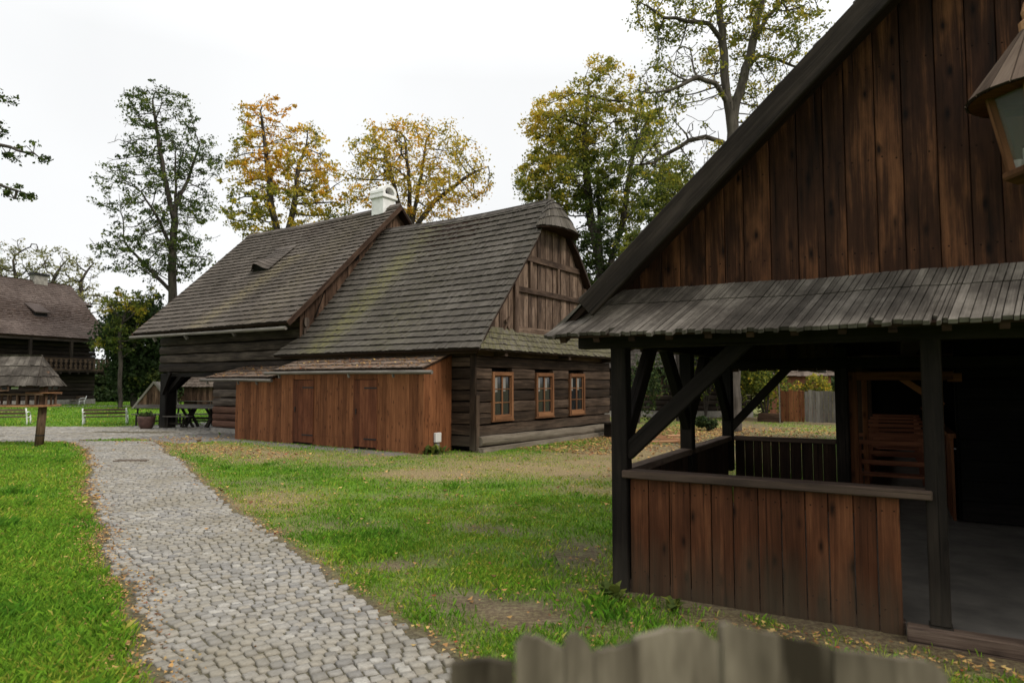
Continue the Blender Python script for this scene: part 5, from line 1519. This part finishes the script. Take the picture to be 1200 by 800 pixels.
# well house and tool shed on the far lawn
wh = thing('well_house', 'small plank well house with steep roof reaching almost to the grass', 'well house', (-22.6, 42.6, 0), R(12))
mb = MB()
for sx in (-1, 1):
    mb.hexa([(sx * 1.25, -.7, .05), (sx * 1.12, -.7, .05), (sx * 1.12, .9, .05), (sx * 1.25, .9, .05), (sx * .06, -.7, 1.72), (0, -.7, 1.60), (0, .9, 1.60), (sx * .06, .9, 1.72)], 2, .8)
mb.build('roof', M['grey_wood'], wh)
mb = MB(); board_wall(mb, lambda s, d, z: (s, -.6 - d, z), -1.05, 1.05, .16, lambda s: .08, lambda s: max(.1, 1.58 - abs(s) * 1.38), gap=.01); mb.build('gable_planks', M['brown_boards'], wh)
ts = thing('tool_shed', 'small red plank shed with pale shingle roof beyond the granary passage', 'shed', (-20.9, 44.6, 0), R(10))
mb = MB(); board_wall(mb, lambda s, d, z: (s, -d, z), -.9, 1.2, .18, lambda s: 0, lambda s: 1.4, gap=.008); mb.box(-.9, 1.2, .03, 1.5, 0, 1.38); mb.build('wall', M['brown_boards'], ts)
mb = MB(); mb.patch(lambda s, t: Vector((-1.15 + 2.5 * s, -.3 + 1.1 * t, 1.36 + .85 * t)), 5, .12, .03); mb.patch(lambda s, t: Vector((1.35 - 2.5 * s, 1.9 - 1.1 * t, 1.36 + .85 * t)), 5, .2, .03); mb.build('roof', M['roof_shed'], ts)
# low fence along the far edge
def rail_fence(label, A, B, h=.95, n=9, close=True):
    A, B = Vector(A), Vector(B); d = B - A; L = d.length
    f = thing('rail_fence', label, 'fence', A, math.atan2(d.y, d.x))
    for k in range(n):
        mb = MB(); x = L * k / (n - 1); mb.box(x - .06, x + .06, -.06, .06, -.05, h + .12); mb.build('fence_post', M['brown_boards'], f)
    mb = MB()
    for z in (.25, .5, .75) if not close else (.2, .42, .64, .86): mb.box(0, L, -.10, -.062, z - .085, z + .085, grain=0)
    mb.build('fence_rail', M['brown_boards'], f)
rail_fence('low dark rail fence below the trees right of the farmhouse', (-31.5, 57.5, 0), (-17, 57.5, 0))
rail_fence('low dark rail fence glimpsed through the granary passage', (-16.8, 57.5, 0), (-6, 57.5, 0), n=7)

# ================================================================== trees
def colonize(init, A, step, infl, kill, iters=90, tropism=.08):
    """space colonisation from the init polylines towards attractors A; returns nodes, parents"""
    pos = []; par = []
    for pl in init:
        for k, p in enumerate(pl[0]):
            pos.append(np.array(p, float)); par.append(pl[1] if k == 0 else len(pos) - 2)
    pos = list(pos); A = np.asarray(A, float)
    alive = np.ones(len(A), bool)
    P = np.array(pos)
    D = np.linalg.norm(A[:, None] - P[None], axis=2); near = D.argmin(1); nd = D.min(1)
    for it in range(iters):
        use = alive & (nd < infl * (3.0 if it < 8 else 1.0))
        if not use.any():
            break
        ids = near[use]; dirs = A[use] - P[ids]; dirs /= np.linalg.norm(dirs, axis=1)[:, None] + 1e-9
        uq, inv = np.unique(ids, return_inverse=True)
        acc = np.zeros((len(uq), 3)); np.add.at(acc, inv, dirs)
        acc[:, 2] += tropism; acc += rng.normal(0, .22, acc.shape)
        acc /= np.linalg.norm(acc, axis=1)[:, None] + 1e-9
        new = P[uq] + acc * step
        n0 = len(P)
        P = np.concatenate([P, new]); par.extend(uq.tolist())
        dn = np.linalg.norm(A[:, None] - new[None], axis=2)
        j = dn.argmin(1); m_ = dn[np.arange(len(A)), j]
        b = m_ < nd; nd[b] = m_[b]; near[b] = n0 + j[b]
        alive &= nd > kill
        if len(P) > 7000: break
    return P, np.array(par)

def branch_mesh(P, par, rbase, rtip, power=2.3, sides=5, rmin_draw=0.0):
    n = len(P); r = np.zeros(n); nch = np.zeros(n, int)
    for i in range(n - 1, -1, -1):
        if nch[i] == 0: r[i] = rtip ** power
        p = par[i]
        if p >= 0: r[p] += r[i]; nch[p] += 1
    rad = r ** (1 / power)
    k = rbase / rad[0]
    rad = np.where(rad > rtip * 1.5, rtip + (rad - rtip) * ((rbase - rtip) / (rad[0] - rtip + 1e-9)), rad)
    main = {}
    for i in range(1, n):
        p = par[i]
        if p >= 0 and (p not in main or rad[i] > rad[main[p]]): main[p] = i
    seg = np.array([i for i in range(n) if par[i] >= 0])
    a, b = P[par[seg]], P[seg]
    ra = np.array([rad[par[i]] if main.get(par[i]) == i else min(rad[par[i]], rad[i] * 1.15) for i in seg]); rb = rad[seg]
    d = b - a; L = np.linalg.norm(d, axis=1)[:, None] + 1e-9; d = d / L
    ref = np.where(np.abs(d[:, 2:3]) > .9, np.array([[1., 0, 0]]), np.array([[0, 0, 1.]]))
    u = np.cross(d, ref); u /= np.linalg.norm(u, axis=1)[:, None]; w = np.cross(d, u)
    an = np.arange(sides) * 2 * np.pi / sides
    c, s = np.cos(an), np.sin(an)
    ring = u[:, None] * c[None, :, None] + w[:, None] * s[None, :, None]
    b2 = b + d * (rb[:, None] * .25)
    V = np.concatenate([a[:, None] + ring * ra[:, None, None], b2[:, None] + ring * rb[:, None, None]], 1)
    q = np.array([(k, (k + 1) % sides, sides + (k + 1) % sides, sides + k) for k in range(sides)])
    F = (np.arange(len(seg))[:, None, None] * 2 * sides + q[None]).reshape(-1)
    return V.reshape(-1, 3), F, rad, nch

DENS = 5.0
def tree(name, label, base, trunk, blobs, mat, tint, leaves=8, leaf=(.16, .28), spread=.42, rbase=.25, rtip=.012, step=.42, infl=3.2, kill=.75, extra=(), bark='bark',
         group=None, droop=.35, leaf_r=2.4, cat='tree', trunkname='trunk', clump=.0, sides=6, tropism=.16, gap=.42):
    base = Vector(base)
    t = thing(name, label, cat, base, 0, group)
    tp = [np.array(p, float) - np.array(base) for p in trunk]
    # densify the trunk
    def dens(pl):
        out = [pl[0]]
        for p, q in zip(pl[:-1], pl[1:]):
            k = max(1, int(np.linalg.norm(q - p) / step))
            out += [p + (q - p) * (j + 1) / k for j in range(k)]
        return [o_ + (rng.normal(0, .02, 3) if 0 < i_ else 0) for i_, o_ in enumerate(out)]
    init = [(dens(tp), -1)]
    cnt = len(init[0][0]); allp = list(init[0][0])
    for pl in extra:
        q = dens([np.array(p, float) - np.array(base) for p in pl])
        dd = [np.linalg.norm(x - q[0]) for x in allp]
        init.append((q[1:] if min(dd) < .2 else q, int(np.argmin(dd)))); allp += init[-1][0]
    A = []
    for (c, rx, ry, rz, n) in blobs:
        n = int(n * DENS)
        p = rng.normal(0, 1, (n, 3)); p /= np.linalg.norm(p, axis=1)[:, None]
        p *= rng.uniform(.12, 1, (n, 1)) ** .45
        f3 = vnoise(p[:, 0] * rx * .62 + p[:, 2] * rz * .25 + n, p[:, 2] * rz * .62 + p[:, 1] * ry * .45, 7 + n % 31)
        p = p[(f3 > gap) | (rng.uniform(0, 1, len(p)) < .06)]
        A.append(p * [rx, ry, rz] + (np.array(c) - np.array(base)))
    A = np.concatenate(A)
    step *= .8; kill *= .52
    P, par = colonize(init, A, step, infl, kill, tropism=tropism)
    V, F, rad, nch = branch_mesh(P, par, rbase, rtip, sides=sides)
    np_mesh(trunkname, V, F, 4, M[bark], t, smooth=True)
    leaves *= 1.9; leaf = (leaf[0] * .74, leaf[1] * .74); spread *= .60
    thin = np.where((rad < rtip * leaf_r))[0]
    thin = thin[thin >= len(allp) * 0]
    if clump > 0:      # leave some twigs bare so that the crown breaks into clumps
        q = P[thin]
        f = vnoise(q[:, 0] * .8 + q[:, 2] * .33, q[:, 1] * .8 + q[:, 2] * .6, 9 + len(P) % 50)
        thin = thin[(f > clump) | (rng.uniform(0, 1, len(thin)) < .18)]
    thin = thin[rng.uniform(0, 1, len(thin)) < .62]      # leaves hang in sprays, not one by one
    k = np.repeat(thin, rng.poisson(leaves * 1.95, len(thin)))
    n = len(k)
    off = rng.normal(0, 1, (n, 3)) * spread * .82 * np.array([1.1, 1.1, .7]) * rng.uniform(.35, 1.15, len(P))[k][:, None]
    L = P[k] + off
    nodern = rng.uniform(0, 1, len(P))
    ti = tint(L + np.array(base)) + rng.normal(0, .09, n) + (nodern[k] - .5) * .22
    rn = np.clip(.5 * nodern[k] + .5 * rng.uniform(0, 1, n), 0, 1)
    Vl = leaf_quads(L, rng.uniform(leaf[0] * .75, leaf[1] * .95, n), droop=droop)
    np_mesh('crown', Vl, np.arange(n * 4), 4, mat, t, {'rnd': rn, 'tint': np.clip(ti, 0, 1)})
    print(name, 'nodes', len(P), 'leaves', n)
    return t

def ball(u, v, Y, ru, rv, n, ry=None):
    """crown lobe: photo direction, distance, half sizes in photo pixels at that distance"""
    k = Y / FPX
    return (tuple(at(u, v, Y)), ru * k, (ry if ry is not None else ru * k * .9), rv * k, n)
def gnd(u, Y): p = at(u, 440, Y); return (p.x, Y, 0)

# slim tree with thin grey-green leaves between farmhouse and granary
Y = 42
tree('slim_tree', 'slim tall tree with thin dark green leaves between the farmhouse and the granary', gnd(203, Y), [gnd(203, Y), at(203, 380, Y), at(202, 300, Y), at(206, 240, Y), at(205, 180, Y)],
     [ball(185, 128, Y, 46, 28, 100), ball(194, 180, Y, 64, 36, 170), ball(182, 235, Y, 72, 38, 180), ball(176, 300, Y, 72, 32, 180), ball(222, 275, Y, 36, 50, 90), ball(236, 200, Y, 26, 44, 50), ball(135, 205, Y, 24, 20, 30)],
     M['leaf'], lambda L: .16 + 0 * L[:, 0], leaves=7.6, leaf=(.15, .29), spread=.38, rbase=.27, rtip=.012, step=.5, infl=4, kill=.85, clump=.28, gap=.38,
     extra=[[at(203, 300, Y), at(188, 260, Y - 1), at(165, 225, Y - 1.5)], [at(203, 345, Y), at(178, 318, Y + 1), at(150, 290, Y + 1)], [at(205, 245, Y), at(222, 205, Y + 1), at(234, 170, Y + 1)], [at(204, 260, Y), at(190, 190, Y), at(180, 130, Y)]])
# orange tree behind the granary
Y = 36
def t_or(L): return np.clip(.50 + .10 * np.sin(L[:, 0] * 1.3) + .30 * (fbm(L[:, 0] * .45, L[:, 2] * .45, 5) - .45) * 3 + .04 * (L[:, 2] - 11), .2, .97)
tree('orange_tree', 'tree turning orange and green behind the granary roof', gnd(332, Y), [gnd(332, Y), at(332, 330, Y), at(330, 270, Y)],
     [ball(318, 150, Y, 44, 36, 120), ball(300, 205, Y, 46, 36, 150), ball(350, 205, Y, 54, 34, 160), ball(330, 250, Y, 70, 36, 210), ball(388, 235, Y, 40, 26, 90), ball(285, 250, Y, 24, 26, 50), ball(360, 165, Y, 26, 22, 40)],
     M['leaf'], t_or, leaves=8, leaf=(.17, .30), spread=.36, rbase=.26, step=.45, clump=.32, bark='bark',
     extra=[[at(331, 300, Y), at(318, 240, Y), at(312, 180, Y), at(305, 130, Y)], [at(331, 300, Y), at(345, 240, Y), at(350, 190, Y)]])
# wide golden tree behind the chimney
Y = 34
def t_go(L): return np.clip(.70 + .35 * (fbm(L[:, 0] * .5, L[:, 2] * .5, 15) - .45) * 2, .3, .95)
tree('golden_tree', 'wide thin golden tree fanning out behind the white chimney', gnd(478, Y), [gnd(478, Y), at(478, 320, Y), at(476, 270, Y)],
     [ball(488, 185, Y, 82, 40, 300), ball(445, 205, Y, 48, 48, 170), ball(538, 212, Y, 44, 30, 130), ball(480, 235, Y, 86, 26, 170)],
     M['leaf'], t_go, leaves=5.4, leaf=(.15, .27), spread=.46, rbase=.24, step=.45, clump=.25,
     extra=[[at(477, 290, Y), at(465, 230, Y), at(450, 175, Y)], [at(477, 290, Y), at(490, 225, Y), at(500, 165, Y)], [at(477, 280, Y), at(510, 235, Y), at(550, 205, Y), at(572, 195, Y)], [at(478, 300, Y), at(480, 220, Y), at(474, 160, Y)]])
# big dense tree behind the cottage gable
Y = 33
def t_de(L): return np.clip(.34 + .045 * (L[:, 2] - 11) - .03 * (L[:, 0] - 4.5) * (L[:, 2] > 12) - .03 + .5 * (fbm(L[:, 0] * .5, L[:, 2] * .5, 25) - .45), .06, .72)
tree('dense_tree', 'big dense green and russet tree behind the cottage gable', gnd(708, Y), [gnd(708, Y), at(708, 380, Y), at(704, 300, Y), at(700, 200, Y)],
     [ball(698, 105, Y, 44, 38, 190), ball(672, 150, Y, 58, 42, 280), ball(722, 150, Y, 56, 44, 260), ball(660, 210, Y, 58, 46, 300), ball(735, 215, Y, 62, 50, 300), ball(700, 270, Y, 78, 48, 340), ball(715, 340, Y, 74, 46, 260)],
     M['leaf'], t_de, leaves=15, leaf=(.15, .28), spread=.46, rbase=.34, step=.45, clump=.16, infl=3.5, gap=.40,
     extra=[[at(706, 330, Y), at(690, 240, Y), at(685, 160, Y), at(690, 100, Y)], [at(706, 340, Y), at(730, 260, Y), at(740, 190, Y)]])
# yellow-green tree low behind the pavilion roof
Y = 29
tree('young_maple', 'yellow-green young tree low behind the pavilion verge', gnd(795, Y), [gnd(795, Y), at(795, 400, Y), at(793, 300, Y)],
     [ball(800, 250, Y, 54, 42, 200), ball(770, 300, Y, 50, 40, 170), ball(830, 230, Y, 36, 34, 90), ball(800, 210, Y, 36, 28, 70)],
     M['leaf'], lambda L: .38 + .3 * (fbm(L[:, 0] * .6, L[:, 2] * .6, 35) - .4), leaves=19, leaf=(.14, .25), spread=.44, rbase=.14, step=.4, clump=.08, gap=.25)
# tall forked tree
Y = 22.7
tree('forked_tree', 'tall forked tree with long bare limbs and pale yellow-green leaves behind the pavilion', gnd(860, Y),
     [gnd(860, Y), at(859, 440, Y), at(859, 300, Y), at(859, 180, Y), at(860, 132, Y)],
     [ball(840, 30, Y, 70, 60, 230), ball(905, 10, Y, 60, 60, 180), ball(800, 95, Y, 56, 44, 130), ball(905, 95, Y, 46, 42, 120), ball(790, 175, Y, 54, 40, 130), ball(900, 150, Y, 34, 30, 60), ball(825, 140, Y, 40, 50, 110),
      ball(860, -90, Y, 110, 70, 260), ball(780, 20, Y, 44, 34, 60), ball(945, 60, Y, 30, 36, 40)],
     M['leaf'], lambda L: .45 + .25 * (fbm(L[:, 0] * .7, L[:, 2] * .7, 45) - .4), leaves=6.4, leaf=(.12, .21), spread=.34, rbase=.245, rtip=.010, step=.32, infl=2.6, kill=.55, clump=.38, bark='bark_pale', sides=8,
     extra=[[at(859, 150, Y), at(851, 110, Y), at(848, 60, Y), at(842, 0, Y), at(835, -80, Y)], [at(860, 132, Y), at(871, 92, Y), at(884, 48, Y), at(892, 0, Y), at(905, -80, Y)],
            [at(858, 178, Y), at(846, 166, Y), at(826, 162, Y), at(806, 166, Y + .4), at(786, 178, Y + .6), at(764, 192, Y + .6), at(735, 193, Y + .5)],
            [at(852, 118, Y), at(838, 98, Y - .4), at(818, 92, Y - .8), at(798, 100, Y - 1), at(770, 109, Y - 1), at(735, 103, Y - 1)],
            [at(847, 45, Y), at(830, 28, Y - .3), at(805, 26, Y - .5), at(778, 20, Y - .6), at(748, 2, Y - .6)],
            [at(876, 76, Y), at(890, 66, Y + .3), at(912, 70, Y + .5), at(948, 86, Y + .6)],
            [at(884, 45, Y), at(900, 22, Y), at(925, -8, Y)]])
# branches reaching in at the left edge
Y = 17
tree('overhanging_tree', 'tree outside the left edge with a few leafy branches reaching into the sky', gnd(-190, Y), [gnd(-190, Y), at(-185, 300, Y), at(-180, 180, Y), at(-175, 60, Y)],
     [ball(8, 118, Y, 16, 16, 14), ball(22, 182, Y, 28, 16, 26), ball(8, 226, Y, 30, 15, 26), ball(-50, 160, Y, 50, 60, 90), ball(-160, 60, Y, 110, 110, 260), ball(-10, 150, Y, 16, 12, 10)],
     M['leaf'], lambda L: .12 + 0 * L[:, 0], leaves=9, leaf=(.09, .17), spread=.17, rbase=.26, rtip=.009, step=.28, infl=3.0, kill=.4, tropism=0,
     extra=[[at(-182, 220, Y), at(-110, 175, Y), at(-40, 165, Y), at(10, 172, Y)], [at(-182, 250, Y), at(-100, 220, Y), at(-20, 212, Y)], [at(-180, 160, Y), at(-90, 110, Y), at(-10, 104, Y)]])
# dark trees beside the farmhouse
Y = 46
tree('broad_tree', 'dark green broad tree growing down to the fence right of the farmhouse', gnd(158, Y), [gnd(158, Y), at(158, 440, Y), at(157, 400, Y)],
     [ball(152, 390, Y, 34, 34, 200), ball(165, 430, Y, 34, 32, 190), ball(148, 445, Y, 14, 20, 70), ball(185, 385, Y, 30, 40, 130)],
     M['leaf_dark'], lambda L: .25 + .9 * np.clip(fbm(L[:, 0] * .6, L[:, 2] * .6, 55) - .5, 0, 1) * 2, leaves=22, leaf=(.24, .44), spread=.8, rbase=.22, step=.5, infl=4, kill=.9, clump=.0, gap=.1)
Y = 43.5
tree('branching_shrub', 'shrubby tree with orange tips leaning over the farmhouse eave', gnd(142, Y), [gnd(142, Y), at(141, 430, Y), at(140, 390, Y)],
     [ball(146, 395, Y, 20, 26, 70), ball(148, 358, Y, 30, 16, 60), ball(116, 403, Y, 12, 8, 12), ball(160, 345, Y, 22, 14, 30)],
     M['leaf'], lambda L: .20 + .9 * np.clip(fbm(L[:, 0] * .9, L[:, 2] * .9, 65) - .52, 0, 1) * 2, leaves=9, leaf=(.18, .32), spread=.42, rbase=.13, step=.45, infl=4, kill=.8, clump=.3)
Y = 60
for k, (u, v, ru, rv, lb) in enumerate(((215, 430, 46, 34, 'dark bushy tree behind the granary, left of its passage'), (262, 435, 40, 30, 'dark bushy tree seen above the picnic table'), (120, 445, 30, 22, 'dark bush behind the rail fence right of the farmhouse'))):
    tree('bushy_tree', lb, gnd(u, Y), [gnd(u, Y), at(u, 455, Y), at(u, v, Y)], [ball(u, v, Y, ru, rv, 240), ball(u + 12, v + 20, Y - 1, ru * .8, rv * .5, 120)], M['leaf_dark'],
         lambda L: .3 + .5 * (fbm(L[:, 0] * .4, L[:, 2] * .4, 75) - .4), leaves=20, leaf=(.3, .55), spread=1.0, rbase=.2, step=.6, infl=4.5, kill=1.1, gap=.1, group='bushes beyond the lawn')
# thin row behind the farmhouse
Y = 76
for k, (u, v, ru, rv, lb) in enumerate(((20, 305, 40, 28, 'thin olive tree behind the left part of the farmhouse ridge'), (62, 312, 30, 22, 'thin olive tree behind the middle of the farmhouse ridge'), (95, 320, 26, 22, 'pale thin tree behind the farmhouse chimney'), (-40, 300, 50, 34, 'thin olive tree behind the farmhouse beyond the left edge'))):
    tree('thin_tree', lb, gnd(u, Y), [gnd(u, Y), at(u, 380, Y), at(u, 330, Y)], [ball(u, v, Y, ru, rv, 190), ball(u + 8, v + 30, Y, ru * 1.1, rv * .9, 130)], M['leaf_olive'],
         lambda L: .45 + .6 * (fbm(L[:, 0] * .3, L[:, 2] * .3, 85) - .4), leaves=4.2, leaf=(.28, .5), spread=.7, rbase=.32, rtip=.022, step=.8, infl=6, kill=1.3, clump=.32, group='trees behind the farmhouse')
# shrubs behind the pavilion
def shrub(name, label, loc, r, h, n, mat, tint, leaf=(.10, .2), stems=7, lobes=6):
    s = thing(name, label, 'shrub', loc)
    mb = MB()
    for k in range(stems):
        an = random.uniform(0, 6.28); rr_ = r * random.uniform(.2, .7)
        mb.tube([(0, 0, -.05), (math.cos(an) * rr_ * .5, math.sin(an) * rr_ * .5, h * .4), (math.cos(an) * rr_, math.sin(an) * rr_, h * .85)], [.035, .025, .01], 5)
    mb.build('stem', M['bark'], s)
    P = []
    for k in range(lobes):
        c = np.array([rng.normal(0, r * .45), rng.normal(0, r * .45), h * rng.uniform(.25, .8)])
        p = rng.normal(0, 1, (n // lobes, 3)); p /= np.linalg.norm(p, axis=1)[:, None]; p *= rng.uniform(.3, 1, (len(p), 1)) ** .5
        P.append(c + p * np.array([r * .5, r * .5, h * .33]) * rng.uniform(.7, 1.15))
    P = np.concatenate(P); P[:, 2] = np.abs(P[:, 2])
    np_mesh('foliage', leaf_quads(P, rng.uniform(*leaf, len(P)), droop=.3), np.arange(len(P) * 4), 4, mat, s, {'rnd': rng.uniform(0, 1, len(P)), 'tint': np.clip(tint + rng.normal(0, .16, len(P)), 0, 1)})
    return s
p = at(898, 470, 29.5); shrub('leafy_shrub', 'big yellow-green leafy shrub seen through the pavilion', (p.x, 29.5, 0), 1.15, 3.1, 4200, M['leaf'], .34, lobes=12)
p = at(955, 450, 31); shrub('leafy_shrub', 'yellow leaved bush rising behind the plank fence', (p.x, 30.5, 0), 1.0, 2.0, 1800, M['leaf'], .50, lobes=7)
shrub('low_shrub', 'low dark green shrub at the foot of the forked tree', (6.75, 23.0, 0), .42, .55, 900, M['leaf_dark'], .35, (.07, .13))
p = at(710, 470, 27); shrub('climbing_shrub', 'grey-green climbing shrub at the far corner of the cottage gable', (5.2, 27.5, 0), .8, 2.6, 2200, M['leaf_dark'], .45, (.09, .17), lobes=9)
shrub('hanging_shrub', 'tall leafy shrub before the dark log house', (9.0, 31.2, 0), 1.0, 3.4, 1600, M['leaf'], .25, (.12, .22), lobes=10)

# far wood closing the view, one mass
def far_wood():
    P = []; 
    for k in range(150):
        u = rng.uniform(-60, 80); y = 92 + rng.uniform(0, 14) + .1 * abs(u)
        h = rng.uniform(5, 9.5); r_ = rng.uniform(2.5, 4)
        m_ = 210
        p = rng.normal(0, 1, (m_, 3)); p /= np.linalg.norm(p, axis=1)[:, None]; p *= rng.uniform(.5, 1, (m_, 1))
        P.append(p * [r_, r_, h * .5] + [u, y, h * .5])
    P = np.concatenate(P); P[:, 2] = np.abs(P[:, 2])
    o = np_mesh('far_wood', leaf_quads(P, rng.uniform(.6, 1.2, len(P)), droop=.2), np.arange(len(P) * 4), 4, M['leaf_dark'], None, {'rnd': rng.uniform(0, 1, len(P)), 'tint': np.clip(rng.normal(.4, .2, len(P)), 0, 1)})
    tag(o, 'dark belt of distant trees closing the view', 'wood', kind='stuff')
far_wood()
